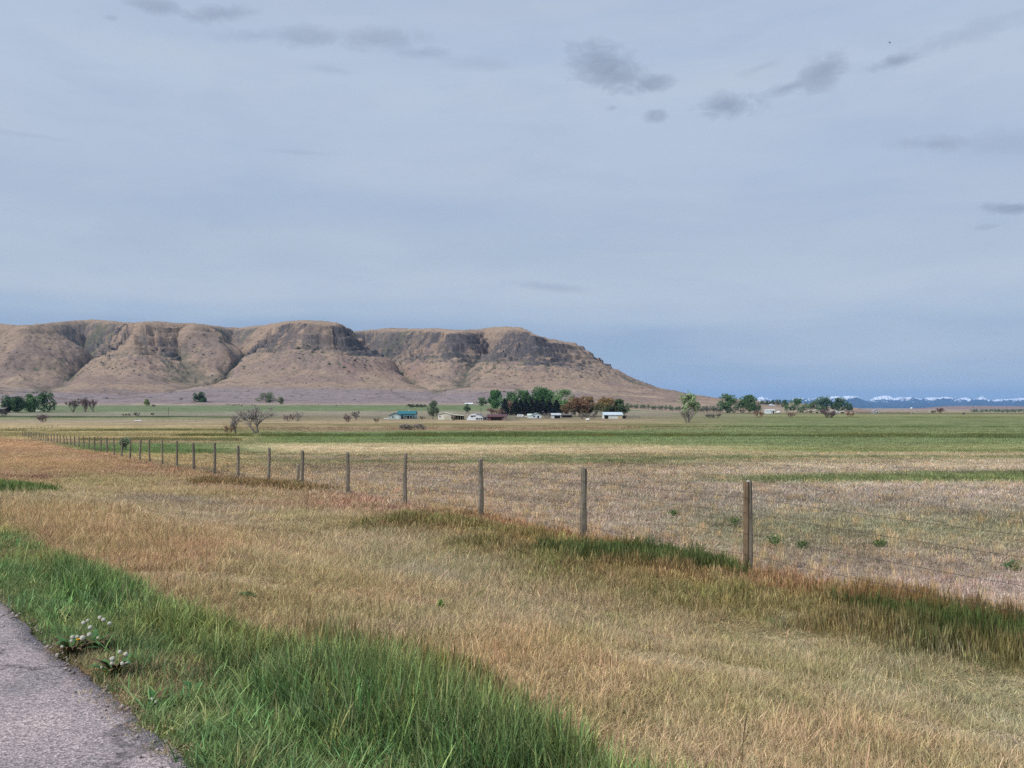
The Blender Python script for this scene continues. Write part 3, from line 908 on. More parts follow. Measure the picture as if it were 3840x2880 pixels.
MD = 30000.0
M_SIL = [(2560, 1530), (2640, 1512), (2690, 1502), (2740, 1499), (2775, 1500), (2820, 1495), (2850, 1491), (2890, 1497), (2930, 1502), (2960, 1498), (3000, 1493), (3040, 1497), (3070, 1492), (3100, 1490), (3130, 1486), (3160, 1487), (3180, 1484), (3213, 1487), (3235, 1497), (3250, 1505), (3262, 1502),
         (3280, 1490), (3300, 1486), (3320, 1483), (3340, 1486), (3352, 1494), (3375, 1489), (3395, 1491), (3412, 1489), (3432, 1491), (3455, 1497), (3470, 1492), (3490, 1490), (3520, 1491), (3545, 1488), (3570, 1491), (3590, 1500), (3605, 1492),
         (3622, 1490), (3645, 1499), (3665, 1494), (3682, 1486), (3695, 1492), (3705, 1499), (3735, 1500), (3765, 1498), (3800, 1495), (3830, 1492), (3900, 1496), (3990, 1488), (4100, 1498), (4250, 1490), (4500, 1505)]
range_mesh('snowy_mountains', M_SIL, MD, 3600, mountain_mat('mountain_snow', (HZ - 1507) / F * MD), 201, 330, steps=36, pxstep=1.0)
M2 = [(3000, 1532), (3100, 1524), (3150, 1516), (3180, 1500), (3200, 1492), (3213, 1489), (3228, 1495), (3245, 1508), (3265, 1516), (3300, 1515), (3340, 1517), (3380, 1514), (3420, 1510), (3470, 1513), (3520, 1515), (3580, 1512), (3640, 1508), (3700, 1507), (3760, 1509), (3840, 1506), (3950, 1508), (4200, 1515), (4500, 1528)]
range_mesh('forested_mountains', M2, 25000.0, 2600, mountain_mat('mountain_forest', 0, False), 211, 60, steps=20, pxstep=2.0)
fh = flatmat('foothill_grass', (150, 128, 118), 0.95, 0.2, 0.006, 0.0, 0.8)
range_mesh('foothill', [(3150, 1542), (3280, 1540), (3411, 1533), (3461, 1530), (3535, 1524), (3600, 1522.5), (3669, 1522), (3760, 1523), (3840, 1524), (4000, 1522), (4200, 1526), (4500, 1540)], 5200.0, 900, fh, 221, 2.5, base_py=1540)


# ------------------------------------------------------------------ grass (nobody could count it): instanced tufts
GRASS_COL = bpy.data.collections.new('grass_tuft_sources')


def tuft_mesh(name, rng, blades, rad, h, width, lean, mat, seg=3, droop=0.5, seedhead=0.0, flat=0.0):
    V = []; Fc = []; S = []
    for b in range(blades):
        a = rng.uniform(0, 6.283); r = rad * math.sqrt(rng.random())
        bx, by = r * math.cos(a), r * math.sin(a)
        da = rng.uniform(0, 6.283)
        hh = h * rng.uniform(0.5, 1.1)
        ln = lean * rng.uniform(0.2, 1.3)
        if rng.random() < flat:
            ln = rng.uniform(1.0, 2.0); hh *= 0.6
        dx, dy = math.cos(da), math.sin(da)
        wa = da + math.pi / 2 + rng.uniform(-0.6, 0.6)
        wx, wy = math.cos(wa), math.sin(wa)
        w = width * rng.uniform(0.6, 1.3)
        sh = rng.uniform(0.5, 1.4)
        i0 = len(V)
        for k in range(seg + 1):
            t = k / seg
            z = hh * (t - 0.28 * droop * ln * t * t) / (1 + 0.35 * ln * t)
            off = hh * ln * (0.35 * t + 0.65 * t * t)
            ww = w * (1 - t ** 1.6) * 0.5 if seedhead == 0 else w * 0.5 * (0.8 if t < 0.7 else (1.7 if k < seg else 0.2))
            x = bx + dx * off; y = by + dy * off
            V.append((x - wx * ww, y - wy * ww, z - 0.01)); V.append((x + wx * ww, y + wy * ww, z - 0.01))
            S += [sh * (0.9 + 0.15 * t)] * 2
        for k in range(seg):
            q = i0 + 2 * k
            Fc.append((q, q + 1, q + 3, q + 2))
    o = mk(name, V, np.array(Fc), mat, col=np.repeat(np.array(S)[:, None], 3, 1), attr='shade')
    COL.objects.unlink(o)
    return o


def gn_scatter(name, P, scale, tint, coll):
    me = bpy.data.meshes.new(name)
    n = len(P)
    me.vertices.add(n); me.vertices.foreach_set('co', np.asarray(P, np.float32).ravel())
    rng = np.random.default_rng(len(name) + n)
    rot = np.zeros((n, 3), np.float32); rot[:, 2] = rng.uniform(0, 6.283, n); rot[:, 0] = rng.normal(0, 0.06, n); rot[:, 1] = rng.normal(0, 0.06, n)
    a = me.attributes.new('rot', 'FLOAT_VECTOR', 'POINT'); a.data.foreach_set('vector', rot.ravel())
    a = me.attributes.new('scl', 'FLOAT_VECTOR', 'POINT'); a.data.foreach_set('vector', np.asarray(scale, np.float32).ravel())
    c = np.ones((n, 4), np.float32); c[:, :3] = tint
    a = me.attributes.new('tint', 'FLOAT_COLOR', 'POINT'); a.data.foreach_set('color', c.ravel())
    o = bpy.data.objects.new(name, me); COL.objects.link(o)
    ng = bpy.data.node_groups.new(name + '_scatter', 'GeometryNodeTree')
    ng.interface.new_socket('Geometry', in_out='INPUT', socket_type='NodeSocketGeometry')
    ng.interface.new_socket('Geometry', in_out='OUTPUT', socket_type='NodeSocketGeometry')
    gi = ng.nodes.new('NodeGroupInput'); go = ng.nodes.new('NodeGroupOutput')
    m2p = ng.nodes.new('GeometryNodeMeshToPoints')
    iop = ng.nodes.new('GeometryNodeInstanceOnPoints')
    ci = ng.nodes.new('GeometryNodeCollectionInfo')
    ci.inputs['Collection'].default_value = coll
    ci.inputs['Separate Children'].default_value = True
    ci.inputs['Reset Children'].default_value = True
    iop.inputs['Pick Instance'].default_value = True
    na = ng.nodes.new('GeometryNodeInputNamedAttribute'); na.data_type = 'FLOAT_VECTOR'; na.inputs['Name'].default_value = 'rot'
    nb = ng.nodes.new('GeometryNodeInputNamedAttribute'); nb.data_type = 'FLOAT_VECTOR'; nb.inputs['Name'].default_value = 'scl'
    e2r = ng.nodes.new('FunctionNodeEulerToRotation')
    L = ng.links
    L.new(gi.outputs[0], m2p.inputs['Mesh']); L.new(m2p.outputs[0], iop.inputs['Points'])
    L.new(ci.outputs[0], iop.inputs['Instance'])
    L.new(na.outputs[0], e2r.inputs[0]); L.new(e2r.outputs[0], iop.inputs['Rotation'])
    L.new(nb.outputs[0], iop.inputs['Scale'])
    L.new(iop.outputs[0], go.inputs[0])
    md = o.modifiers.new('scatter', 'NODES'); md.node_group = ng
    tag(o, kind='stuff')
    return o


def tuft_set(key, n, **kw):
    c = bpy.data.collections.new(key)
    rng = np.random.default_rng(hash(key) % 1000 if False else sum(map(ord, key)))
    for i in range(n):
        c.objects.link(tuft_mesh(key, rng, **kw))
    return c


GM = attrmat('grass_blade', 1.62, transl=0.3, inst=True)
T_LUSH = tuft_set('lush_tuft', 6, blades=15, rad=0.08, h=0.33, width=0.0095, lean=0.42, mat=GM, seg=4, droop=0.7)
T_SHORT = tuft_set('short_tuft', 6, blades=22, rad=0.08, h=0.09, width=0.006, lean=0.8, mat=GM, seg=3, droop=0.6)
T_DRY = tuft_set('dry_tuft', 8, blades=26, rad=0.12, h=0.13, width=0.0055, lean=0.9, mat=GM, seg=3, droop=0.7, flat=0.35)
T_TALL = tuft_set('tall_tuft', 6, blades=20, rad=0.12, h=0.29, width=0.0055, lean=0.22, mat=GM, seg=4, droop=0.3, seedhead=1.0)
T_STUB = tuft_set('stubble_tuft', 8, blades=22, rad=0.16, h=0.10, width=0.008, lean=1.0, mat=GM, seg=2, droop=0.6, flat=0.45)
T_STALK = tuft_set('seed_stalk', 8, blades=4, rad=0.10, h=0.34, width=0.0038, lean=0.4, mat=GM, seg=4, droop=0.4, seedhead=1.0)
T_FAR = tuft_set('far_tuft', 6, blades=26, rad=0.40, h=0.28, width=0.02, lean=0.6, mat=GM, seg=2, droop=0.4, flat=0.2)

GR = np.random.default_rng(77)


def jitter(c, rng, v=0.16, s=0.06):
    k = 1 + rng.normal(0, v, (len(c), 1))
    h = 1 + rng.normal(0, s, c.shape)
    return np.clip(c * np.clip(k, 0.5, 1.7) * h, 0.005, 0.85)


def sample_view(n, z0, z1, power, pad=0.04):
    """points of the ground seen by the camera (plus a margin), density falling with distance"""
    u = GR.uniform(0, 1, n)
    a = 2.0 - power
    if abs(a) < 1e-6:
        z = z0 * (z1 / z0) ** u
    else:
        z = (z0 ** a + u * (z1 ** a - z0 ** a)) ** (1 / a)
    t = GR.uniform(-0.64 - pad, 0.64 + pad, n)
    x = t * z + GR.uniform(-1.5, 1.5, n)
    return x, z


def verge_dv(x, y):
    px = 1920 + F * x / np.maximum(y, 0.8)
    py = rowof(x, np.maximum(y, 0.8))
    vy = np.interp(px, VERGE_X, VERGE_Y)
    wob = (fbm(x * 0.35, y * 0.35, 31, 3) - 0.5)
    return py - vy + wob * 110, px, py


def grass():
    # 1: verge
    x, y = sample_view(84000, 2.2, 26, 1.35)
    dv, px, py = verge_dv(x, y)
    q = path_q(x, y)
    keep = (dv > -5) & (q > 0.03)
    x, y, dv, px, py, q = [v[keep] for v in (x, y, dv, px, py, q)]
    z = ground(x, y)
    c, _ = paint(x, y)
    # tall lush belt in the middle of the verge, short turf by the asphalt
    patch = fbm(x * 0.55, y * 0.55, 301, 3)
    lush = sstep(0.55, 1.25, q + (patch - 0.5) * 1.3) * sstep(-10, 110, dv)
    lush = lush * (1 - 0.75 * sstep(0.55, 0.68, fbm(x * 0.9 + 5, y * 0.9, 303, 2)) * (1 - sstep(1.2, 2.2, q)))
    far_l = 1 - 0.45 * sstep(8, 13, y)
    r = GR.random(len(x))
    isl = r < (0.12 + 0.88 * lush)
    hs = (0.45 + 0.75 * lush * (0.7 + 0.6 * patch)) * far_l * GR.uniform(0.75, 1.25, len(x))
    bl = lin((86, 113, 62)); gr = lin((106, 126, 70)); ye = lin((138, 140, 74)); br = lin((140, 128, 92))
    mixv = GR.random(len(x))
    cc = np.where((mixv < 0.35)[:, None], bl, np.where((mixv < 0.86)[:, None], gr, np.where((mixv < 0.95)[:, None], ye, br)))
    dkp = fbm(x * 1.1 + 3, y * 1.1, 341, 3)
    cc = cc * (0.6 + 0.8 * dkp)[:, None]
    cc = cc * 0.66 + c * 0.34
    cc = cc * 0.9 + (cc @ np.array([0.3, 0.6, 0.1]))[:, None] * 0.1
    edge = (1 - sstep(0, 120, dv))[:, None]
    cc = cc * (1 - edge * 0.45) + lin((122, 122, 70)) * edge * 0.45
    i = isl
    P = np.stack([x, y, z], -1)
    sc = np.stack([0.85 + 0.3 * hs, 0.85 + 0.3 * hs, hs], -1)
    gn_scatter('verge_grass', P[i], sc[i], jitter(cc[i], GR, 0.2, 0.07), T_LUSH)
    i = ~isl
    st = np.stack([GR.uniform(0.7, 1.3, len(x))] * 3, -1)
    cs = cc * 0.8 + lin((128, 122, 84)) * 0.2
    brn = (sstep(0.50, 0.62, fbm(x * 0.8, y * 0.8, 307, 3)) * 0.8)[:, None]
    cs = cs * (1 - brn) + lin((140, 122, 92)) * brn
    gn_scatter('short_turf', P[i], st[i], jitter(cs[i], GR, 0.2, 0.07), T_SHORT)
    # dead stems and seed stalks standing among the green blades
    k = (GR.random(len(x)) < 0.018) & (q > 0.5)
    gn_scatter('verge_seed_stalks', P[k], np.stack([GR.uniform(.8, 1.3, k.sum())] * 2 + [GR.uniform(.6, 1.25, k.sum())], -1), jitter(np.tile(lin((122, 122, 80)), (k.sum(), 1)), GR, 0.25, 0.06), T_STALK)
    # straw litter along the edge of the asphalt
    n = 260
    t = GR.uniform(-1.5, 7, n); qq = np.abs(GR.normal(0, 0.05, n)) * np.where(GR.random(n) < 0.4, -1.2, 1) + 0.03
    xs = -1.47 - 0.648 * t + 0.762 * qq; ys = 3.8 + 0.762 * t + 0.648 * qq
    zs = ground(xs, ys) + np.where(qq < 0.05, 0.036, 0.01)
    gn_scatter('straw_litter', np.stack([xs, ys, zs], -1), np.stack([GR.uniform(.3, .6, n), GR.uniform(.3, .6, n), GR.uniform(.1, .35, n)], -1), jitter(np.tile(lin((150, 130, 100)), (n, 1)), GR, 0.3, 0.06), T_STUB)
    # 2: near meadow
    x, y = sample_view(140000, 2.6, 75, 1.30)
    dv, px, py = verge_dv(x, y)
    fy = np.interp(px, FENCE_ROW_X, FENCE_ROW_Y)
    q = path_q(x, y)
    keep = (dv < 40) & (py > fy - 4) & (q > 0.3)
    x, y, dv, px, py, fy = [v[keep] for v in (x, y, dv, px, py, fy)]
    z = ground(x, y)
    c, _ = paint(x, y)
    # how tall: the band along the fence and the dark belt behind the verge
    lum = c @ np.array([0.3, 0.6, 0.1])
    band = 1 - sstep(0.11, 0.20, lum)
    near_f = np.exp(-((py - fy) / (0.11 * (fy - HZ) + 6)) ** 2)
    tall = np.clip(band * 0.9 + near_f * 0.55, 0, 1) * sstep(0, 60, 40 - dv)
    belt = 0.75 * np.exp(-((dv + 25) / 45) ** 2) * sstep(1000, 1300, px) * (1 - sstep(2000, 2150, px))
    tall = np.maximum(tall, belt)
    c = c * (1 - 0.8 * belt[:, None]) + lin((88, 94, 50)) * 0.8 * belt[:, None]
    istall = GR.random(len(x)) < tall * 0.7
    P = np.stack([x, y, z], -1)
    grow = np.clip(y / 9.0, 1.0, 3.2)
    h = GR.uniform(0.6, 1.3, len(x)) * (0.55 + 0.9 * fbm(x * 0.9, y * 0.9, 311, 3))
    clumpy = (GR.random(len(x)) < 0.04) & (fbm(x * 1.3, y * 1.3, 313, 2) > 0.5)
    h = np.where(clumpy, h * 1.9, h)
    bare = fbm(x * 0.7 + 40, y * 0.7, 317, 4) * (tall < 0.2)
    h = np.where(bare > 0.64, h * 0.4, h)
    strawy = GR.random(len(x))
    c = np.where((bare > 0.66)[:, None], c * 0.7 + lin((160, 146, 122)) * 0.3, c)
    oliv = (sstep(0.52, 0.68, fbm(x * 1.6 + 11, y * 1.6, 343, 3)) * 0.34)[:, None] * (1 - tall[:, None])
    c = c * (1 - oliv) + lin((126, 122, 76)) * oliv
    cd = np.where((strawy < 0.22)[:, None], c * 0.55 + lin((196, 172, 128)) * 0.45, np.where((strawy < 0.30)[:, None], c * 0.5 + lin((120, 122, 78)) * 0.5, c))
    i = ~istall
    gn_scatter('dry_meadow_grass', P[i], np.stack([grow[i], grow[i], h[i] * np.clip(grow[i], 1, 1.5)], -1), jitter(cd[i], GR, 0.17, 0.05), T_DRY)
    i = istall
    hh = (0.5 + 0.6 * tall) * GR.uniform(0.7, 1.2, len(x))
    gn_scatter('tall_fence_grass', P[i], np.stack([grow[i] * 0.9, grow[i] * 0.9, hh[i]], -1), jitter(c[i] * 1.05, GR, 0.2, 0.06), T_TALL)
    k = (GR.random(len(x)) < 0.035) & (fbm(x * 0.4, y * 0.4, 361, 3) > 0.44)
    gn_scatter('meadow_seed_stalks', P[k], np.stack([grow[k], grow[k], GR.uniform(.45, 1.0, k.sum())], -1), jitter(c[k] * 0.55 + lin((150, 118, 84)) * 0.4, GR, 0.25, 0.06), T_STALK)
    # 3: stubble of the fields beyond the fence
    x, y = sample_view(110000, 9, 85, 1.2)
    px = 1920 + F * x / y; py = rowof(x, y)
    fy = np.interp(px, FENCE_ROW_X, FENCE_ROW_Y)
    keep = (py < fy + 2)
    x, y, px, py, fy = [v[keep] for v in (x, y, px, py, fy)]
    z = ground(x, y); c, _ = paint(x, y)
    g = (c[:, 1] > c[:, 0] * 0.98)
    stalk = (GR.random(len(x)) < 0.05 + 0.25 * np.exp(-((fy - py) / 60) ** 2)) | g & (GR.random(len(x)) < 0.25)
    grow = np.clip(y / 14.0, 0.9, 3.2)
    P = np.stack([x, y, z], -1)
    clod = 0.58 + 0.72 * fbm(x * 0.8, y * 0.55, 351, 4) + 0.25 * (fbm(x * 0.12, y * 0.3, 353, 3) - 0.5)
    c = c * clod[:, None] * 0.94
    i = ~stalk
    gn_scatter('field_stubble', P[i], np.stack([grow[i], grow[i], GR.uniform(0.6, 1.3, i.sum()) * np.clip(grow[i], 1, 1.8)], -1), jitter(c[i] * 1.1, GR, 0.38, 0.06), T_STUB)
    i = stalk
    cst = np.where(g[:, None], c, c * 0.4 + lin((180, 152, 108)) * 0.6)
    hh = GR.uniform(0.35, 0.85, len(x))
    gn_scatter('field_stalks', P[i], np.stack([grow[i] * 0.7, grow[i] * 0.7, hh[i]], -1), jitter(cst[i], GR, 0.18, 0.05), T_TALL)
    # 4: far cover
    x, y = sample_view(70000, 60, 300, 1.0)
    z = ground(x, y); c, _ = paint(x, y)
    lum = c @ np.array([0.3, 0.6, 0.1])
    dk = 1 - sstep(0.09, 0.14, lum)
    grow = np.clip(y / 70.0, 0.9, 3.5)
    h = GR.uniform(0.4, 1.0, len(x)) * (0.6 + 1.3 * dk)
    P = np.stack([x, y, z], -1)
    gn_scatter('far_field_grass', P, np.stack([grow, grow, h * np.clip(grow, 1, 2)], -1), jitter(c * 1.05, GR, 0.2, 0.05), T_FAR)

    # 5: rank weeds along the ditch and the thin field borders
    X, Y, Hh, Cc = [], [], [], []
    for row, x0, x1, n, h, sp, ca, cb in ((1636, 620, 3900, 9000, 0.75, 5, (72, 86, 46), (108, 100, 62)), (1601, 2350, 3900, 2500, 0.5, 2, (80, 94, 54), (92, 104, 60)), (1565, 2650, 3900, 2500, 0.6, 2, (92, 96, 60), (110, 112, 72)),
                                          (1613, 0, 860, 2500, 0.4, 3, (92, 94, 56), (110, 104, 64)), (1606, 860, 2400, 4000, 0.7, 5, (142, 122, 94), (126, 110, 84)), (1563, 0, 640, 2000, 0.5, 1.2, (66, 80, 48), (84, 92, 58)),
                                          (1652, 300, 900, 2500, 0.6, 5, (124, 112, 80), (98, 104, 66))):
        base = [at(a, row).y for a in np.linspace(x0, x1, 9)]
        pxr = GR.uniform(x0, x1, n)
        yr = np.interp(pxr, np.linspace(x0, x1, 9), base)
        clump = fbm(pxr * 0.012, 0.5 + row, 321, 4)
        keep = GR.random(n) < sstep(0.3, 0.55, clump)
        yr = yr * (1 + GR.normal(0, sp / (row - HZ) * 0.6, n))
        X.append((pxr[keep] - 1920) / F * yr[keep]); Y.append(yr[keep]); Hh.append((h * GR.uniform(0.5, 1.3, n) * (0.4 + 1.2 * clump) / 0.28)[keep])
        m = GR.random(n)[keep][:, None]
        Cc.append(lin(ca) * m + lin(cb) * (1 - m))
    x = np.concatenate(X); y = np.concatenate(Y); h = np.concatenate(Hh)
    gn_scatter('ditch_weeds', np.stack([x, y, ground(x, y)], -1), np.stack([1.1 + 0 * h, 1.1 + 0 * h, h], -1), jitter(np.concatenate(Cc), GR, 0.25, 0.06), T_FAR)


grass()


# ------------------------------------------------------------------ the wire fence along the meadow
POST_PX = [2805, 2190, 1803, 1517, 1305, 1133, 1008, 893, 805, 727, 663, 609, 562, 524, 487, 457, 428, 402, 378, 355, 334, 315, 296, 280, 266, 252, 240, 226, 214, 202, 192, 180, 172, 162, 154, 146, 138, 131, 124, 118, 112, 106, 101, 96, 90, 84]
TOP_PX = [2805, 2190, 1803, 1517, 1305, 1133, 1008, 893, 805, 727, 663, 609, 562, 524, 457, 378, 280, 226, 180, 138, 100, 60]
TOP_PY = [1815, 1755, 1725, 1709, 1698, 1686, 1680, 1671, 1662, 1656, 1653, 1649, 1647, 1646, 1643, 1640, 1636, 1631, 1629, 1621, 1617, 1614]


def wood_mat(key, a, b, streak=(40, 40, 2.0)):
    m = bpy.data.materials.new(key); m.use_nodes = True
    N = NT(m.node_tree)
    out = N.n('ShaderNodeOutputMaterial'); bs = N.n('ShaderNodeBsdfPrincipled'); N.l(bs.outputs[0], out.inputs[0])
    t = N.n('ShaderNodeTexCoord')
    nz = N.noise(N.mapping(t.outputs['Object'], streak), 1.0, 5, 0.65)
    n2 = N.noise(t.outputs['Object'], 6.0, 3, 0.6)
    c = N.ramp(nz, [(0.3, lin4(a)), (0.7, lin4(b))])
    c = N.mix(1.0, c, N.ramp(n2, [(0.3, (0.7, 0.72, 0.68, 1)), (0.7, (1.15, 1.12, 1.08, 1))]), 'MULTIPLY')
    N.l(c, bs.inputs['Base Color']); bs.inputs['Roughness'].default_value = 0.9; bs.inputs['Specular IOR Level'].default_value = 0.1
    bp = N.n('ShaderNodeBump'); bp.inputs['Strength'].default_value = 0.8; bp.inputs['Distance'].default_value = 0.006
    N.l(nz, bp.inputs['Height']); N.l(bp.outputs[0], bs.inputs['Normal'])
    return m


W_GREY = wood_mat('weathered_wood', (84, 78, 70), (148, 138, 124))
W_BROWN = wood_mat('split_wood', (98, 82, 66), (146, 124, 100))
WIRE = flatmat('rusty_wire', (96, 86, 80), 0.6, 0.2, 20, 0.4)


def post_mesh(rng, h, r, split=False):
    b = MB()
    n = 7; sides = 9
    ph = [rng.uniform(0, 6.28) for _ in range(3)]
    lx, ly = rng.normal(0, 0.028), rng.normal(0, 0.03)
    rings = []
    zs = [-0.25, 0.0, 0.3 * h, 0.6 * h, 0.85 * h, h - 0.012, h]
    for i, z in enumerate(zs):
        for k in range(sides):
            a = 2 * math.pi * k / sides
            rr = r * (1.08 - 0.16 * max(z, 0) / h) * (1 + 0.10 * math.sin(2 * a + ph[0]) + 0.06 * math.sin(3 * a + ph[1] + z * 2) + 0.03 * rng.normal())
            if i == n - 1:
                rr *= 0.84
            zz = z + (0.02 * math.cos(a + ph[2]) if i >= n - 2 else 0)
            b.v.append((rr * math.cos(a) + lx * z + 0.008 * math.sin(z * 4 + ph[2]), rr * math.sin(a) + ly * z, zz))
    for i in range(n - 1):
        for k in range(sides):
            k2 = (k + 1) % sides
            b.f.append((i * sides + k, i * sides + k2, (i + 1) * sides + k2, (i + 1) * sides + k))
    b.f.append(tuple((n - 1) * sides + k for k in range(sides)))
    return b


def fence_pt(i):
    Z = 3.5 * (i + 3.51)
    px = POST_PX[i] if i < len(POST_PX) else -100 + 10204 / (i + 3.51)
    x = (px - 1920) / F * Z
    return x, Z, px


def build_fence():
    rng = np.random.default_rng(3)
    x0, z0, _ = fence_pt(0)
    root = empty('wire_fence', (x0, z0, float(ground(x0, z0))))
    tag(root, 'long weathered post and wire fence running from the right away to the distant left', 'fence')
    tops = []
    pts = []
    for i in range(len(POST_PX)):
        x, Z, px = fence_pt(i)
        g = float(ground(x, Z))
        tz = EYE - (np.interp(-px, [-p for p in TOP_PX], TOP_PY) - HZ) / F * Z + rng.normal(0, 0.02)
        h = max(0.9, tz - g)
        r = rng.uniform(0.05, 0.064) * (1.0 + 0.06 * (i > 12))
        loc = Vector((x, Z, g))
        if i == 0:
            # split timber: brown face and grey face side by side
            b = MB()
            b.prism([(-0.056, -0.25), (-0.006, -0.25), (-0.008, h), (-0.03, h - 0.012), (-0.054, h - 0.004)], -0.045, 0.05)
            o = b.build('post', W_BROWN, root); o['label'] = 'brown half of the split nearest post'
            b2 = MB()
            b2.tube([(0.028, 0, -0.25), (0.03, 0, 0.3 * h), (0.026, 0, 0.7 * h), (0.024, 0, h - 0.02), (0.024, 0, h)], [0.043, 0.04, 0.037, 0.035, 0.03], 9)
            o2 = b2.build('post', W_GREY, root); o2['label'] = 'grey half of the split nearest post'
            for oo in (o, o2):
                oo.location = loc - root.location
            b3 = MB(); b3.box(-0.018, 0.012, -0.03, 0.0, h, h + 0.012)
            cp = b3.build('white_chip', flatmat('white_chip', (225, 222, 214)), o); cp.location = (0, 0, -0.003)
        else:
            o = post_mesh(rng, h, r).build('post', W_GREY, root)
            o.location = loc - root.location
        pts.append(Vector((x, Z, g))); tops.append(h)
    # extend the wires past the nearest post to the right, out of view
    xa, za = pts[0].x, pts[0].y
    d = (pts[0] - pts[1]); ext = pts[0] + d * 1.6
    ext.z = float(ground(ext.x, ext.y))
    line = [ext] + pts[:24]
    for k, hh in enumerate((0.32, 0.62, 0.92, 1.16)):
        b = MB()
        P = []
        for j in range(len(line) - 1):
            a, c = line[j], line[j + 1]
            for t in (0, 0.25, 0.5, 0.75):
                q = a.lerp(c, t)
                sag = 0.03 * math.sin(math.pi * t) * (1 + 0.6 * math.sin(j * 2.1 + k))
                P.append((q.x - root.location.x - 0.055, q.y - root.location.y - 0.05, q.z + hh * (0.98 if k == 3 else 1) - sag - root.location.z))
        b.tube(P, 0.003, 3, False)
        b.build('wire', WIRE, root)
    # the short loose stub leaning beside one of the posts
    p = pts[6]
    st = post_mesh(rng, 0.72, 0.055)
    o = st.build('stub_post', W_GREY)
    X = (1118 - 1920) / F * (p.y - 0.15)
    o.location = (X, p.y - 0.15, float(ground(X, p.y - 0.15)))
    tag(o, 'short sawn grey wooden stub standing right beside a taller fence post', 'post')


build_fence()


def small_fence(name, label, ends, n, h, mat, rail=False, wire=True, r=0.06):
    a = at(*ends[0]); c = at(*ends[1])
    root = empty(name, a)
    tag(root, label, 'fence')
    rng = random.Random(n * 7)
    P = []
    for i in range(n):
        t = i / (n - 1)
        x = a.x + (c.x - a.x) * t + rng.uniform(-.3, .3); y = a.y + (c.y - a.y) * t
        g = float(ground(x, y))
        b = MB(); hh = h * rng.uniform(0.85, 1.15)
        b.tube([(0, 0, -0.3), (rng.uniform(-.04, .04), 0, hh * 0.5), (rng.uniform(-.06, .06), 0, hh)], [r, r, r * 0.9], 6)
        o = b.build('post', mat, root); o.location = (x - a.x, y - a.y, g - a.z)
        P.append((x - a.x, y - a.y, g - a.z))
    if rail:
        for hh in (0.35, 0.65, 0.95):
            b = MB()
            b.tube([(p[0], p[1] - r, p[2] + h * hh) for p in P], r * 0.9, 5)
            b.build('rail', mat, root)
    elif wire:
        for hh in (0.5, 0.9):
            b = MB(); b.tube([(p[0], p[1] - r, p[2] + h * hh) for p in P], 0.01, 3, False)
            b.build('wire', WIRE, root)
    return root


W_FAR = wood_mat('far_post_wood', (92, 82, 70), (130, 118, 102), (3, 3, 1))
W_PALE = wood_mat('pale_rail_wood', (150, 144, 134), (186, 178, 166), (3, 3, 1))
W_DARK = wood_mat('dark_rail_wood', (58, 52, 48), (92, 82, 74), (3, 3, 1))
small_fence('wire_fence', 'far small post fence crossing the ochre field beside the lone grey bush', ((4, 1619), (212, 1606)), 17, 1.15, W_FAR)
small_fence('wire_fence', 'thin post fence in the field below the white car', ((560, 1581), (850, 1577)), 13, 1.2, W_FAR)
small_fence('rail_fence', 'pale wooden rail fence left of the teal roofed house', ((1352, 1571), (1432, 1570)), 11, 1.5, W_PALE, rail=True, r=0.09)
small_fence('corral_fence', 'weathered grey corral fence at the end of the maroon barn', ((1893, 1579), (1946, 1578)), 6, 2.3, W_PALE, rail=True, r=0.16)
small_fence('corral_fence', 'pale low corral pens beside the long white roofed shed', ((2352, 1571), (2400, 1570)), 6, 1.9, W_PALE, rail=True, r=0.13)
small_fence('corral_fence', 'dark rail fence on the brown rise right of the trees', ((3212, 1551), (3424, 1551)), 12, 2.0, W_DARK, rail=True, r=0.14)

# ------------------------------------------------------------------ trees and shrubs
LEAF = attrmat('leaf_clumps', 1.85, transl=0.3)
BARK = flatmat('bark', (96, 86, 76), 0.95, 0.3, 2.0, 0.05)
BARK_GREY = flatmat('grey_bark', (124, 116, 110), 0.95, 0.3, 2.0, 0.05)
BARK_PURPLE = flatmat('purple_twigs', (116, 98, 96), 0.95, 0.3, 2.0, 0.05)
BARK_RED = flatmat('red_twigs', (134, 104, 88), 0.95, 0.3, 2.0, 0.05)


def leaf_quads(rng, C, size, col, var=0.2, up=0.2):
    """many small leaf-clump faces centred at C"""
    n = len(C)
    nrm = rng.normal(0, 1, (n, 3)); nrm[:, 2] = np.abs(nrm[:, 2]) + up
    nrm /= np.linalg.norm(nrm, axis=1)[:, None]
    ref = rng.normal(0, 1, (n, 3))
    u = np.cross(nrm, ref); u /= np.linalg.norm(u, axis=1)[:, None]
    w = np.cross(nrm, u)
    s = (size * rng.uniform(0.6, 1.4, n))[:, None]
    Q = np.stack([C - u * s * 0.5, C + w * s * 0.42, C + u * s * 0.5, C - w * s * 0.42], 1)
    Q[:, 0] += nrm * s * 0.15
    cc = np.clip(col * (1 + rng.normal(0, var, (n, 1))) * (1 + rng.normal(0, 0.05, (n, 3))), 0.01, 0.8)
    return Q.reshape(-1, 3), np.arange(n * 4).reshape(-1, 4), np.repeat(cc, 4, 0)


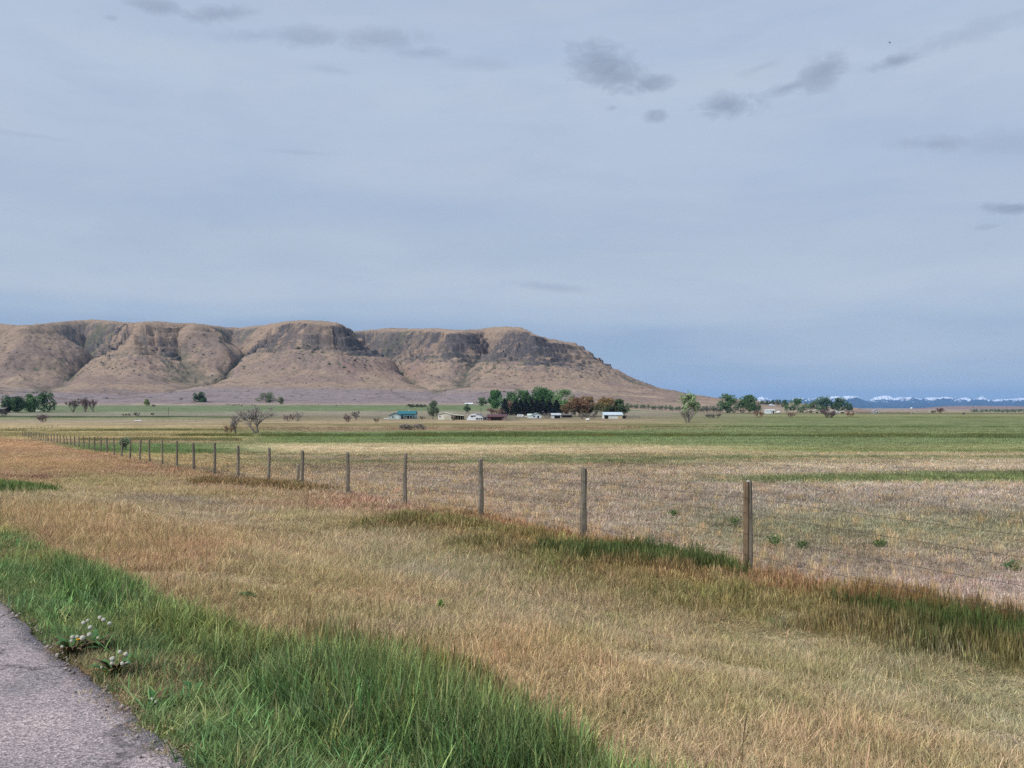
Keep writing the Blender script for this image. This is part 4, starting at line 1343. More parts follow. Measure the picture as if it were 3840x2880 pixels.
def broadleaf(name, label, cat, px, top, base, wpx, rgb, seed, trunk=0.16, shape='round', dens=1.0, group=None, rgb2=None, gap=0.35):
    rng = np.random.default_rng(seed)
    loc = at(px, base); Z = loc.y
    H = (base - top) / F * Z; Wd = wpx * 1.12 / F * Z
    root = empty(name, loc)
    tag(root, label, cat, group)
    col = lin(rgb)
    nl = int(np.clip(9 + wpx * H / Wd / 9, 10, 20))
    lob = []
    z0 = H * trunk
    for k in range(nl):
        t = (k + 0.5) / nl
        a = rng.uniform(0, 6.283)
        if shape == 'round':
            zc = z0 + (H - z0) * (0.10 + 0.74 * t); er = math.sqrt(max(0.10, 1 - ((zc - z0) / (H - z0) - 0.38) ** 2 * 2.6))
        elif shape == 'tall':
            zc = z0 + (H - z0) * (0.12 + 0.74 * t); er = 0.75 - 0.35 * t
        else:
            zc = z0 + (H - z0) * (0.2 + 0.6 * rng.random()); er = 0.9
        rr = rng.uniform(0.25, 1.0) * er * Wd * 0.37
        R0 = rng.uniform(0.22, 0.33) * min(Wd, H) * (0.9 if shape != 'tall' else 1.1)
        lob.append((rr * math.cos(a), rr * math.sin(a) * 0.8, zc, R0, R0 * rng.uniform(0.7, 1.05), rng.uniform(0.8, 1.2)))
    # one crown lobe always reaches the top and each side
    lob.append((rng.uniform(-.1, .1) * Wd, 0, H - 0.14 * (H - z0), 0.17 * Wd, 0.14 * (H - z0), 1.0))
    lob.append((-0.33 * Wd, 0, z0 + 0.42 * (H - z0), 0.17 * Wd, 0.2 * (H - z0), 0.95))
    lob.append((0.33 * Wd, 0, z0 + 0.38 * (H - z0), 0.17 * Wd, 0.2 * (H - z0), 0.95))
    per = int(260 * dens)
    Cs, cs = [], []
    for (x, y, z, ra, rb, br) in lob:
        d = rng.normal(0, 1, (per, 3)); d /= np.linalg.norm(d, axis=1)[:, None]
        rad = rng.uniform(0.45, 1.06, per) ** 0.6
        C = np.stack([x + d[:, 0] * ra * rad, y + d[:, 1] * ra * rad, z + d[:, 2] * rb * rad], -1)
        # gaps
        keep = vnoise(C[:, 0] / (0.16 * Wd) + seed, C[:, 2] / (0.16 * Wd) + C[:, 1] / (0.3 * Wd), seed % 97) > gap * rng.uniform(0.5, 1.1, per)
        C = C[keep]
        c = col if rgb2 is None else np.where(((C[:, 2] / H + rng.normal(0, 0.12, len(C))) > 0.62)[:, None], lin(rgb2), col)
        Cs.append(C); cs.append(np.broadcast_to(c, C.shape) * br)
    C = np.concatenate(Cs); c = np.concatenate(cs)
    C[:, 2] = np.maximum(C[:, 2], z0 * 0.3)
    V, Fq, cv = leaf_quads(rng, C, max(0.06 * min(Wd, H), 0.3), c)
    mk('crown', V, Fq, LEAF, root, col=cv)
    b = MB()
    tr = max(0.018 * H, 0.08)
    top_t = z0 + 0.35 * (H - z0)
    b.tube([(0, 0, -0.3), (rng.normal(0, .02) * H, 0, z0), (rng.normal(0, .03) * H, 0, top_t)], [tr * 1.3, tr, tr * 0.6], 7)
    for (x, y, z, ra, rb, br) in lob[:9]:
        s = rng.uniform(0.5, 1.0) * top_t
        b.tube([(0, 0, s), (x * 0.5, y * 0.5, s + (z - s) * 0.6), (x * 0.9, y * 0.9, z)], [tr * 0.55, tr * 0.35, tr * 0.12], 5, False)
    b.build('trunk', BARK, root)
    return root


def bare_plant(name, label, cat, px, top, base, wpx, mat, seed, stems=1, depth=5, twist=0.5, group=None, haze_leaf=None, r0=None):
    """leafless tree or shrub: a branching skeleton that fills the given outline"""
    rng = random.Random(seed)
    loc = at(px, base); Z = loc.y
    H = (base - top) / F * Z; Wd = wpx / F * Z
    root = empty(name, loc)
    tag(root, label, cat, group)
    twigs = MB()
    cur = [None]
    tips = []
    rmin = 0.00007 * at(px, base).y

    def grow(p, d, L, r, lev):
        n = 3
        pts = [p]
        q = p.copy(); dd = d.copy()
        for i in range(n):
            dd = (dd + Vector((rng.gauss(0, .16), rng.gauss(0, .16), rng.gauss(0.04, .10))) * twist).normalized()
            q = q + dd * (L / n)
            pts.append(q.copy())
        tgt = cur[0] if lev < 2 else twigs
        r = max(r, rmin)
        tgt.tube(pts, [r, r * .88, r * .76, r * .62], 5 if lev < 2 else 3, lev < 1)
        if lev >= depth:
            tips.append(q.copy())
            return
        k = rng.choice((2, 3, 3)) if lev < depth - 1 else rng.choice((3, 3, 4))
        for i in range(k):
            a = rng.uniform(0, 6.283)
            side = Vector((math.cos(a), math.sin(a), 0.0))
            sp = rng.uniform(0.35, 0.85)
            nd = (dd + side * sp + Vector((0, 0, 0.12))).normalized()
            st = pts[-1] if i == 0 else pts[rng.choice((1, 2, 3))]
            grow(st, nd, L * rng.uniform(0.62, 0.86), r * rng.uniform(0.5, 0.68), lev + 1)
    r = r0 if r0 else max(0.03 * H, 0.05)
    rmin = 0.00011 * Z
    tlist = []
    for s_ in range(stems):
        a = s_ * 6.283 / stems + rng.uniform(-.4, .4)
        off = 0.02 * Wd if stems < 5 else 0.14 * Wd * rng.uniform(.3, 1.2)
        tilt = rng.uniform(0.15, 0.45) if stems < 5 else rng.uniform(0.2, 1.1)
        if stems < 5 or s_ == 0:
            trunks = MB(); tlist.append(trunks)
        cur[0] = trunks
        grow(Vector((off * math.cos(a), off * math.sin(a) * .6, -0.1)), Vector((math.cos(a) * tilt, math.sin(a) * tilt * .7, 1)).normalized(), H * rng.uniform(.24, .34), r / (1 if stems == 1 else 1.4), 0)
    # fit the outline
    allv = [v for t_ in tlist for v in t_.v] + twigs.v
    xs = [v[0] for v in allv]; zs = [v[2] for v in allv]
    sx = Wd / max(0.1, max(xs) - min(xs)); sz = H / max(0.1, max(zs)); cx = (max(xs) + min(xs)) / 2

    def fit(m):
        m.v = [((v[0] - cx * min(1, max(0, v[2]) / (0.5 * max(zs)))) * sx, v[1] * sx, v[2] * sz) for v in m.v]
    fit(twigs)
    for t_ in tlist:
        fit(t_); t_.build('trunk', mat, root)
    twigs.build('crown', mat, root)
    if haze_leaf is not None:
        rg = np.random.default_rng(seed)
        T = np.array([((t[0] - cx) * sx, t[1] * sx, t[2] * sz) for t in tips])
        T = T[rg.permutation(len(T))[:900]]
        T = np.repeat(T, 2, 0) + rg.normal(0, 0.03 * Wd, (len(T) * 2, 3))
        T[:, 2] = np.maximum(T[:, 2], 0.05)
        V, Fq, cv = leaf_quads(rg, T, max(0.02 * Wd, 0.12), np.broadcast_to(lin(haze_leaf), T.shape))
        mk('foliage', V, Fq, LEAF, root, col=cv)
    return root


def conifer(name, label, px, top, base, wpx, rgb, seed, group=None):
    rng = np.random.default_rng(seed)
    loc = at(px, base); Z = loc.y
    H = (base - top) / F * Z; Wd = wpx / F * Z
    root = empty(name, loc); tag(root, label, 'tree', group)
    n = 1300
    t = rng.random(n) ** 0.9
    a = rng.uniform(0, 6.283, n)
    lay = np.floor(t * 11) / 11
    rad = (1 - t) ** 0.75 * Wd * 0.5 * rng.uniform(0.35, 1.08, n) * (0.75 + 0.5 * np.modf(t * 11)[0]) + 0.1
    C = np.stack([rad * np.cos(a), rad * np.sin(a), H * (0.07 + 0.92 * t) - rad * 0.15], -1)
    V, Fq, cv = leaf_quads(rng, C, 0.09 * Wd + 0.25, np.broadcast_to(lin(rgb), C.shape), 0.3)
    mk('crown', V, Fq, LEAF, root, col=cv)
    b = MB(); b.tube([(0, 0, -0.3), (0, 0, H * .5), (0, 0, H * 0.96)], [0.02 * H, 0.014 * H, 0.003 * H], 6)
    b.build('trunk', BARK, root)
    return root


DG = (68, 86, 62); MG = (82, 104, 68); OG = (100, 106, 84); BG = (72, 98, 62); LG = (96, 116, 78); SPR = (40, 44, 42)
TREES = [
    ('cottonwood_tree', 'dark green broad tree beside the brown shed, leftmost of its row', 32, 1487, 1547, 52, DG, 1, 'round'),
    ('cottonwood_tree', 'dense round dark green tree, second along from the brown shed', 66, 1486, 1547, 50, DG, 2, 'round'),
    ('cottonwood_tree', 'narrower olive green tree behind the small white trailer', 113, 1477, 1546, 54, MG, 3, 'round'),
    ('cottonwood_tree', 'tall ragged green tree at the right end of the row by the white trailer', 166, 1474, 1546, 70, DG, 4, 'round'),
    ('young_tree', 'spindly pale yellow green sapling alone at the edge of the pasture', 550, 1496, 1526, 22, (112, 120, 80), 5, 'tall'),
    ('cottonwood_tree', 'lone compact dark green tree on the far pasture edge under the mesa', 749, 1470, 1518, 48, DG, 6, 'round'),
    ('cottonwood_tree', 'lone wide grey green tree on the pasture edge, behind the leafless tree', 997, 1471, 1517, 76, OG, 7, 'round'),
    ('young_tree', 'small slanting grey green tree just right of the wide lone pasture tree', 1052, 1488, 1519, 24, OG, 8, 'tall'),
    ('poplar_tree', 'upright grey green tree between the teal roofed house and the white barn', 1624, 1502, 1573, 42, (88, 96, 78), 9, 'tall'),
    ('young_tree', 'small bushy dark tree standing behind the right end of the white barn', 1751, 1516, 1549, 26, (78, 92, 68), 10, 'tall'),
    ('cottonwood_tree', 'small round green tree below the long white roof on the slope', 1808, 1489, 1523, 40, (86, 102, 76), 11, 'round'),
    ('cottonwood_tree', 'bright green tree at the left end of the tall farm grove', 1863, 1463, 1532, 50, BG, 12, 'round'),
    ('cottonwood_tree', 'green tree rising behind the leafless brown tree of the grove', 1908, 1470, 1540, 52, (80, 100, 72), 13, 'round'),
    ('cottonwood_tree', 'green grove tree with a rounded top, left of the tallest one', 1962, 1464, 1542, 58, BG, 14, 'round'),
    ('cottonwood_tree', 'tallest bright green tree crowning the farm grove', 2033, 1454, 1542, 80, BG, 15, 'round'),
    ('cottonwood_tree', 'pale green loose topped tree at the right shoulder of the grove', 2108, 1461, 1545, 60, LG, 16, 'round'),
    ('maple_tree', 'wide reddish brown budding tree right of the dark spruces', 2158, 1492, 1563, 78, (98, 80, 62), 17, 'round'),
    ('maple_tree', 'rust topped green tree, middle one of the budding trees', 2215, 1486, 1562, 74, (88, 84, 60), 18, 'round'),
    ('maple_tree', 'olive tree with an orange tinged top behind the long white roofed shed', 2275, 1492, 1560, 74, (74, 82, 56), 19, 'round'),
    ('maple_tree', 'dark green rounded tree closing the right end of the grove', 2318, 1497, 1560, 54, (66, 80, 54), 20, 'round'),
    ('cottonwood_tree', 'big round willow like tree, left of the two domed trees on the skyline', 2730, 1479, 1549, 78, (78, 98, 66), 21, 'round'),
    ('cottonwood_tree', 'domed tree with a pointed top beside the big round skyline tree', 2810, 1482, 1549, 80, (74, 94, 60), 22, 'round'),
    ('small_tree', 'tiny narrow tree on the skyline just right of the two domed trees', 2858, 1502, 1521, 16, DG, 23, 'tall'),
    ('small_tree', 'small dark round tree left of the distant white house', 2877, 1502, 1521, 22, DG, 24, 'round'),
    ('small_tree', 'small dark round tree standing over the distant white house', 2897, 1500, 1521, 24, DG, 25, 'round'),
    ('small_tree', 'pale loose small tree on the skyline right of the distant white house', 2919, 1496, 1520, 22, (88, 100, 84), 26, 'round'),
    ('small_tree', 'dark upright small tree against the wide bushy skyline tree', 2943, 1498, 1530, 24, DG, 27, 'round'),
    ('cottonwood_tree', 'wide low bushy green tree right of the small white shed', 2990, 1495, 1547, 92, (76, 96, 66), 28, 'round'),
    ('cottonwood_tree', 'pale grey green tree between the wide bushy tree and the tall open ones', 3054, 1502, 1546, 40, (98, 112, 88), 29, 'round'),
    ('cottonwood_tree', 'tall open crowned tree above the tan farm roofs', 3092, 1484, 1546, 56, (70, 90, 68), 30, 'round'),
    ('cottonwood_tree', 'spreading open crowned tree behind the grey purple thicket', 3150, 1490, 1547, 66, (68, 88, 66), 31, 'round'),
    ('small_tree', 'small tree at the right end of the skyline row, against the blue mountain', 3186, 1511, 1547, 24, (66, 86, 62), 32, 'round'),
]
for nm, lb, px, tp, bs_, wd, rgb, sd_, shp in TREES:
    rgb2 = {17: (108, 82, 62), 18: (106, 86, 58), 19: (112, 92, 58)}.get(sd_)
    broadleaf(nm, lb, 'tree', px, tp, bs_, wd * (1.25 if 12 <= sd_ <= 16 else 1.38 if 17 <= sd_ <= 20 else 1.0), rgb, 1000 + sd_, 0.08 if shp == 'round' else 0.16, shp, rgb2=rgb2, gap=0.5 if sd_ in (16, 29, 30, 31, 4, 7) else 0.34)
SPR_L = ['leftmost dark spruce of the row in front of the green grove', 'dark spruce right of the brown leafless grove tree', 'slim dark spruce third along the grove front', 'dark spruce behind the white camper', 'broad dark spruce in the middle of the spruce row',
         'dark spruce above the white gabled house', 'dark spruce over the small white roof', 'dark spruce next to last along the spruce row', 'last dark spruce beside the reddish budding tree']
for k, (px, tp, w) in enumerate([(1893, 1500, 30), (1932, 1503, 32), (1952, 1500, 28), (1972, 1499, 30), (1994, 1501, 34), (2014, 1502, 30), (2036, 1500, 32), (2060, 1499, 34), (2086, 1503, 34)]):
    conifer('spruce_tree', SPR_L[k], px, tp - 4, 1557, w * 1.45, SPR, 2000 + k, 'dark spruces along the farm grove')

BARE = [
    ('bare_tree', 'large leafless dark limbed tree in the middle field, behind the fence posts', 'tree', 962, 1516, 1625, 180, BARK_GREY, 41, 4, 5, (128, 120, 114)),
    ('bare_tree', 'small leafless grey tree close left of the large leafless one', 'tree', 884, 1556, 1627, 50, BARK_GREY, 42, 3, 5, (120, 112, 106)),
    ('bare_shrub', 'low reddish leafless shrub at the foot of the small grey tree', 'shrub', 856, 1586, 1625, 44, BARK_RED, 43, 7, 4, None),
    ('bare_tree', 'leafless fan shaped tree, left of the three brown ones under the mesa', 'tree', 274, 1490, 1546, 62, BARK, 44, 4, 5, (100, 92, 88)),
    ('bare_tree', 'middle leafless brown tree of the three under the mesa', 'tree', 319, 1489, 1546, 46, BARK_PURPLE, 45, 4, 5, (112, 98, 94)),
    ('bare_tree', 'leafless tree with a pale trunk, right of the three brown ones', 'tree', 349, 1489, 1546, 40, BARK_PURPLE, 46, 4, 5, (112, 98, 94)),
    ('bare_shrub', 'rounded grey leafless bush alone beside the pale gravel lane', 'shrub', 161, 1553, 1583, 56, BARK_PURPLE, 47, 12, 4, (100, 92, 90)),
    ('bare_shrub', 'dark twiggy bush in front of the brown shed', 'shrub', 18, 1536, 1562, 46, BARK, 48, 6, 4, (74, 76, 68)),
    ('bare_shrub', 'purplish leafless bush right of the large leafless tree', 'shrub', 1083, 1550, 1580, 44, BARK_PURPLE, 49, 8, 4, (108, 92, 92)),
    ('bare_shrub', 'grey leafless bush touching the purplish one on its right', 'shrub', 1118, 1541, 1580, 42, BARK_GREY, 50, 6, 4, (96, 92, 90)),
    ('bare_shrub', 'low purplish bare shrub left of the pale rail fence', 'shrub', 1304, 1550, 1583, 34, BARK_PURPLE, 51, 8, 4, (112, 98, 96)),
    ('bare_tree', 'small grey leafless tree beside the low purplish shrub by the rail fence', 'tree', 1334, 1540, 1575, 36, BARK_GREY, 52, 3, 5, (116, 110, 106)),
    ('bare_shrub', 'low dark twiggy shrub in front of the pale rail fence', 'shrub', 1412, 1568, 1584, 22, BARK, 53, 6, 3, (88, 84, 70)),
    ('bare_shrub', 'wide low grey thicket in the field in front of the teal roofed house', 'shrub', 1548, 1588, 1612, 110, BARK_GREY, 54, 16, 4, (120, 112, 102)),
    ('bare_tree', 'brown leafless tree in front of the green grove, among the spruces', 'tree', 1915, 1498, 1556, 44, BARK_RED, 55, 4, 5, (116, 98, 88)),
    ('bare_shrub', 'thin brown leafless brush behind the maroon barn', 'shrub', 1858, 1528, 1558, 74, BARK_RED, 56, 10, 4, (118, 104, 98)),
    ('bare_shrub', 'grey twiggy bush between the grove and the long white roofed shed', 'shrub', 2205, 1546, 1573, 76, BARK_GREY, 57, 8, 4, (112, 110, 98)),
    ('bare_shrub', 'grey shrub in front of the two white roofs at the grove', 'shrub', 2052, 1546, 1569, 36, BARK_GREY, 58, 6, 4, (108, 104, 94)),
    ('bare_shrub', 'grey green low thicket left of the domed skyline trees', 'shrub', 2674, 1549, 1568, 64, BARK_GREY, 59, 8, 4, (106, 100, 88)),
    ('bare_shrub', 'reddish bare bush in front of the second domed tree', 'shrub', 2846, 1536, 1567, 42, BARK_RED, 60, 6, 4, (124, 100, 88)),
    ('bare_shrub', 'reddish bare bush right of the white tank', 'shrub', 2966, 1545, 1567, 36, BARK_RED, 61, 6, 4, (124, 102, 92)),
    ('bare_shrub', 'large dense grey purple thicket below the open crowned trees', 'shrub', 3108, 1526, 1567, 66, BARK_PURPLE, 62, 14, 4, (106, 94, 90)),
    ('bare_shrub', 'small red brown bush right of the grey purple thicket', 'shrub', 3188, 1542, 1564, 34, BARK_RED, 63, 6, 4, (126, 98, 82)),
    ('bare_tree', 'reddish leafless tree in front of the low foothill', 'tree', 3526, 1528, 1551, 32, BARK_RED, 64, 3, 5, (118, 96, 92)),
    ('shrub', 'round dark bush by itself at the far edge of the green field', 'shrub', 3613, 1546, 1556, 11, BARK, 65, 6, 3, (52, 56, 50)),
    ('shrub', 'small dark shrub left of the reddish tree below the foothill', 'shrub', 3500, 1538, 1551, 18, BARK, 66, 6, 3, (86, 86, 78)),
    ('shrub', 'dark shrub nearest the lane behind the white car', 'shrub', 514, 1546, 1560, 26, BARK, 67, 6, 3, (76, 80, 62)),
    ('shrub', 'low dark shrub left of the bush behind the white car', 'shrub', 474, 1550, 1559, 34, BARK, 68, 6, 3, (78, 84, 64)),
    ('shrub', 'round dark shrub between the white car and the utility pole', 'shrub', 572, 1547, 1557, 16, BARK, 69, 6, 3, (70, 74, 60)),
    ('shrub', 'low dark bush beside the yellow green sapling', 'shrub', 575, 1516, 1526, 15, BARK, 70, 6, 3, (60, 74, 54)),
    ('shrub', 'grey green brush growing in the meadow fence line', 'shrub', 466, 1640, 1690, 50, BARK_GREY, 71, 7, 4, (104, 116, 92)),
    ('shrub', 'low dark bush right of the teal roofed house', 'shrub', 1585, 1560, 1573, 22, BARK, 72, 6, 3, (78, 84, 64)),
    ('shrub', 'rounded bush in front of the door side of the white barn', 'shrub', 1702, 1556, 1577, 24, BARK, 73, 6, 4, (100, 96, 78)),
]
for nm, lb, ct, px, tp, bs_, wd, mt, sd_, st_, dp_, hl in BARE:
    bare_plant(nm, lb, ct, px, tp, bs_, wd, mt, 3000 + sd_, st_, dp_, haze_leaf=hl, r0=None)

# the tall poplar clump standing alone in the right field: leafy top over bare stems
broadleaf('poplar_tree', 'tall thin crowned tree with bare lower stems standing alone at the field edge', 'tree', 2582, 1477, 1585, 78, (120, 132, 100), 1501, 0.34, 'tall', 1.0, gap=0.85)
bare_plant('bare_shrub', 'bare brown stems crowding the foot of the lone thin crowned tree', 'shrub', 2578, 1530, 1586, 62, BARK_GREY, 3501, 6, 4)

# hedge like rows
for k, px in enumerate([1534, 1548, 1563, 1578, 1590]):
    broadleaf('hedge_bush', 'dark bush in the short hedge row on the pasture behind the teal roofed house', 'bush', px, 1515, 1529, 20, (72, 80, 64), 1600 + k, 0.05, 'low', 0.6, group='bushes of the short hedge behind the teal house')
for k in range(17):
    px = 2352 + k * 13 + (k * 7 % 5)
    broadleaf('windbreak_tree', 'slim young tree in the far windbreak row right of the farm grove', 'tree', px, 1508 + (k * 5) % 6, 1531, 15, (92, 104, 84), 1650 + k, 0.3, 'tall', 0.5, group='young trees of the far windbreak')
for k in range(14):
    px = 3650 + k * 15.5 + (k * 7 % 6)
    broadleaf('creek_tree', 'small blue green tree in the far creek line under the foothill', 'tree', px, 1533 + (k * 5) % 5, 1548, 22, (88, 106, 88), 1700 + k, 0.1, 'low', 0.6, group='trees of the far creek line')
for k in range(9):
    px = 2600 + k * 12.5
    broadleaf('windbreak_tree', 'dark tree in the far tree belt behind the lone thin crowned tree', 'tree', px, 1507 + (k * 5) % 6, 1535, 17, (82, 94, 76), 1750 + k, 0.15, 'tall', 0.5, group='trees of the far belt by the mesa foot')


# ------------------------------------------------------------------ buildings
def wallmat(rgb): return flatmat('paint_%d_%d_%d' % rgb, rgb, 0.8, 0.1, 0.6, 0.15, 0.9)


def roofmat(rgb): return flatmat('roofing_%d_%d_%d' % rgb, rgb, 0.6, 0.12, 0.5, 0.3, 0.9)


GLASS = flatmat('dark_glass', (44, 48, 54), 0.15, 0.2, 1.0, 0.6)
DARK = flatmat('dark_bay_shade_and_doors', (40, 36, 34), 0.95, 0.3, 0.5, 0.05)  # bays and lean-to backs: inner shade put into the colour; also plain dark doors


def scale_at(px, py):
    p = at(px, py)
    return p, p.y / F


def gable_body(b, W, D, H, Rf, ridge, x=0, y=0):
    """walls with gable ends; front wall at y"""
    if ridge == 'x':
        b.prism([(y, -0.5), (y + D, -0.5), (y + D, H), (y + D / 2, H + Rf), (y, H)], x - W / 2, x + W / 2, 'x')
    else:
        b.prism([(x - W / 2, -0.5), (x + W / 2, -0.5), (x + W / 2, H), (x, H + Rf), (x - W / 2, H)], y, y + D, 'y')


def gable_roof(b, W, D, H, Rf, ridge, x=0, y=0, over=0.5, th=0.22):
    if ridge == 'x':
        k = Rf / (D / 2)
        prof = [(y - over, H - over * k + 0.02), (y + D / 2, H + Rf + 0.02), (y + D + over, H - over * k + 0.02), (y + D + over, H - over * k + th), (y + D / 2, H + Rf + th + 0.05), (y - over, H - over * k + th)]
        b.prism(prof, x - W / 2 - over, x + W / 2 + over, 'x')
    else:
        k = Rf / (W / 2)
        prof = [(x - W / 2 - over, H - over * k + 0.02), (x, H + Rf + 0.02), (x + W / 2 + over, H - over * k + 0.02), (x + W / 2 + over, H - over * k + th), (x, H + Rf + th + 0.05), (x - W / 2 - over, H - over * k + th)]
        b.prism(prof, y - over, y + D + over, 'y')


def panel(name, mat, root, x0, x1, z0, z1, y=-0.04, th=0.06, lab=None):
    b = MB(); b.box(x0, x1, y - th, y, z0, z1)
    o = b.build(name, mat, root)
    if lab: o['label'] = lab
    return o


def windowp(root, x0, x1, z0, z1, y=0.0, frame=None):
    o = panel('window', frame or wallmat((225, 225, 220)), root, x0 - .1, x1 + .1, z0 - .1, z1 + .1, y, 0.06)
    panel('pane', GLASS, o, x0, x1, z0, z1, y - 0.062, 0.02)


def house(name, label, cat, px0, px1, base, wall_px, roof_px, depth, ridge, wall, roof, rz=0.0, feats=(), chimney=None, group=None):
    pc = (px0 + px1) / 2
    p, s = scale_at(pc, base)
    root = empty(name, p, rz); tag(root, label, cat, group)
    Wd = (px1 - px0) * s; H = wall_px * s; Rf = roof_px * s
    b = MB(); gable_body(b, Wd, depth, H, Rf, ridge); b.build('wall', wallmat(wall), root)
    b = MB(); gable_roof(b, Wd, depth, H, Rf, ridge); rf = b.build('roof', roofmat(roof), root)
    if chimney is not None:
        b = MB(); b.box(chimney * Wd - .35, chimney * Wd + .35, depth * .45, depth * .45 + .7, H, H + Rf + 1.1)
        b.build('chimney', wallmat((190, 182, 172)), rf)
    for f in feats:
        kind, a, c, z0, z1 = f[:5]
        if kind == 'window':
            windowp(root, a * Wd, c * Wd, z0 * H, z1 * H)
        else:
            panel(kind, f[5] if len(f) > 5 else DARK, root, a * Wd, c * Wd, z0 * H, z1 * H)
    return root, Wd, H, Rf, s


# teal roofed ranch house
TEAL = (44, 106, 112)
root, Wd, H, Rf, s = house('ranch_house', 'ranch house with teal metal roof and pale green front gable', 'house', 1490, 1557, 1571, 19, 10, 10.0, 'x', (150, 168, 166), TEAL,
                           feats=[('door', .1, .18, 0, .55, DARK), ('window', -.02, .07, .22, .5), ('window', .25, .36, .22, .5)], chimney=0.1)
xw = -Wd / 2 - 4 * s
b = MB(); gable_body(b, 42 * s, 6.0, 14 * s, 8 * s, 'y', xw, -5.8); b.build('wing', wallmat((172, 188, 184)), root)
b = MB(); gable_roof(b, 42 * s, 6.0, 14 * s, 8 * s, 'y', xw, -5.8); b.build('roof', roofmat((52, 100, 104)), root)
panel('garage_door', wallmat((196, 204, 200)), root, xw + 2 * s, xw + 15 * s, -.2, 10 * s, -5.83)
windowp(root, xw - 12 * s, xw - 5 * s, 5 * s, 10 * s, -5.8)
b = MB(); b.prism([(-4.4, 11.5 * s), (-0.02, 14.5 * s), (-0.02, 15.5 * s), (-4.4, 12.4 * s)], -10 * s, 27 * s, 'x'); b.build('porch_roof', roofmat((50, 92, 98)), root)
for k in range(4):
    b = MB(); xx = -6 * s + k * 10.5 * s; b.box(xx - .1, xx + .1, -4.2, -4.0, -.3, 11.5 * s); b.build('porch_post', wallmat((180, 190, 186)), root)

# white barn with a lean-to
root, Wd, H, Rf, s = house('white_barn', 'cream white barn with rounded roof and an open lean-to on its right', 'barn', 1643, 1690, 1574, 21, 5, 12.0, 'y', (222, 218, 200), (206, 205, 190),
                           feats=[('door', .0, .42, -.05, .8, wallmat((192, 184, 158))), ('window', -.4, -.3, .45, .65)])
b = MB(); b.prism([(Wd / 2 + .02, 20 * s), (Wd / 2 + 48 * s, 14.5 * s), (Wd / 2 + 48 * s, 15.6 * s), (Wd / 2 + .02, 21 * s)], -.6, 12.4, 'y'); b.build('lean_to_roof', roofmat((214, 210, 190)), root)
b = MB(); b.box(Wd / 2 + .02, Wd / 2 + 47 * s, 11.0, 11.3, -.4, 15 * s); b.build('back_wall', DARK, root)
b = MB(); b.box(Wd / 2 + 0.04, Wd / 2 + 15 * s, .2, .4, -.4, 16.5 * s); b.build('side_wall', wallmat((205, 198, 172)), root)
for k in range(4):
    b = MB(); xx = Wd / 2 + 18 * s + k * 9.4 * s; b.box(xx - .12, xx + .12, -.3, -.06, -.4, (19 - 2.2 - k * 1.15) * s); b.build('lean_to_post', wallmat((150, 140, 122)), root)

# white house whose front is a rounded gable
p, s = scale_at(1789, 1576)
root = empty('white_house', p); tag(root, 'white house with a rounded front end, dark windows and grey roof', 'house')
prof = [(-41 * s, -.5), (22 * s, -.5), (22 * s, 14 * s), (8 * s, 22 * s), (-6 * s, 25 * s), (-20 * s, 23.5 * s), (-30 * s, 17 * s), (-37 * s, 8 * s)]
b = MB(); b.prism(prof, 0, 9, 'y'); b.build('wall', wallmat((226, 228, 228)), root)
b = MB(); b.prism([(-6 * s, 25 * s), (8 * s, 22.2 * s), (22 * s, 14.2 * s), (42 * s, 11.5 * s), (42 * s, 12.5 * s), (23 * s, 15.8 * s), (9 * s, 24 * s), (-6 * s, 26.4 * s)], -.5, 9.5, 'y'); b.build('roof', roofmat((142, 144, 152)), root)
b = MB(); b.box(22.1 * s, 41 * s, 1, 8.5, -.4, 11.6 * s); b.build('side_room', wallmat((196, 198, 200)), root)
for (a, c, z0, z1) in ((-24, -14, 12, 18), (-13, -5, 14, 18.5), (-4, 5, 2.5, 9), (13, 20, 2.5, 9)):
    windowp(root, a * s, c * s, z0 * s, z1 * s)
panel('door', wallmat((120, 120, 124)), root, 7 * s, 11 * s, -.2, 9 * s)
windowp(root, 27 * s, 34 * s, 3 * s, 8 * s, 1.0)

# maroon barn
MAROON = (92, 60, 62)
root, Wd, H, Rf, s = house('maroon_barn', 'long low barn with maroon roof and a wide dark open bay', 'barn', 1829, 1898, 1577, 14, 8, 13.0, 'x', (104, 72, 70), MAROON,
                           feats=[('bay_shade_panel', -.32, .25, -.05, .78, DARK), ('door', .31, .42, -.05, .85, wallmat((120, 108, 98)))])
# other farm buildings
root, Wd, H, Rf, s = house('white_house', 'small white gabled house with a dark door below the spruces', 'house', 1994, 2030, 1568, 12, 7, 8.0, 'y', (206, 216, 218), (176, 190, 190),
                           feats=[('door', .08, .26, -.02, .75), ('window', -.34, -.16, .35, .7)])
b = MB(); gable_body(b, 15 * s, 5, 10 * s, 5 * s, 'x', -Wd / 2 - 7.7 * s, 1.0); b.build('annex', wallmat((216, 222, 214)), root)
b = MB(); gable_roof(b, 15 * s, 5, 10 * s, 5 * s, 'x', -Wd / 2 - 7.7 * s, 1.0, .3); b.build('roof', roofmat((196, 206, 196)), root)
house('white_house', 'white roofed cottage with a thin chimney tucked among the spruces', 'house', 2016, 2040, 1551, 7, 6, 7.0, 'x', (212, 214, 214), (216, 218, 218), feats=[('window', -.2, .1, .3, .7)], chimney=-0.2)
root, Wd, H, Rf, s = house('open_shed', 'white open fronted shed with a dark bay right of the gabled house', 'shed', 2069, 2102, 1569, 13, 5, 8.0, 'x', (206, 210, 210), (190, 194, 194), feats=[('bay_shade_panel', -.2, .46, -.02, .8, DARK)])
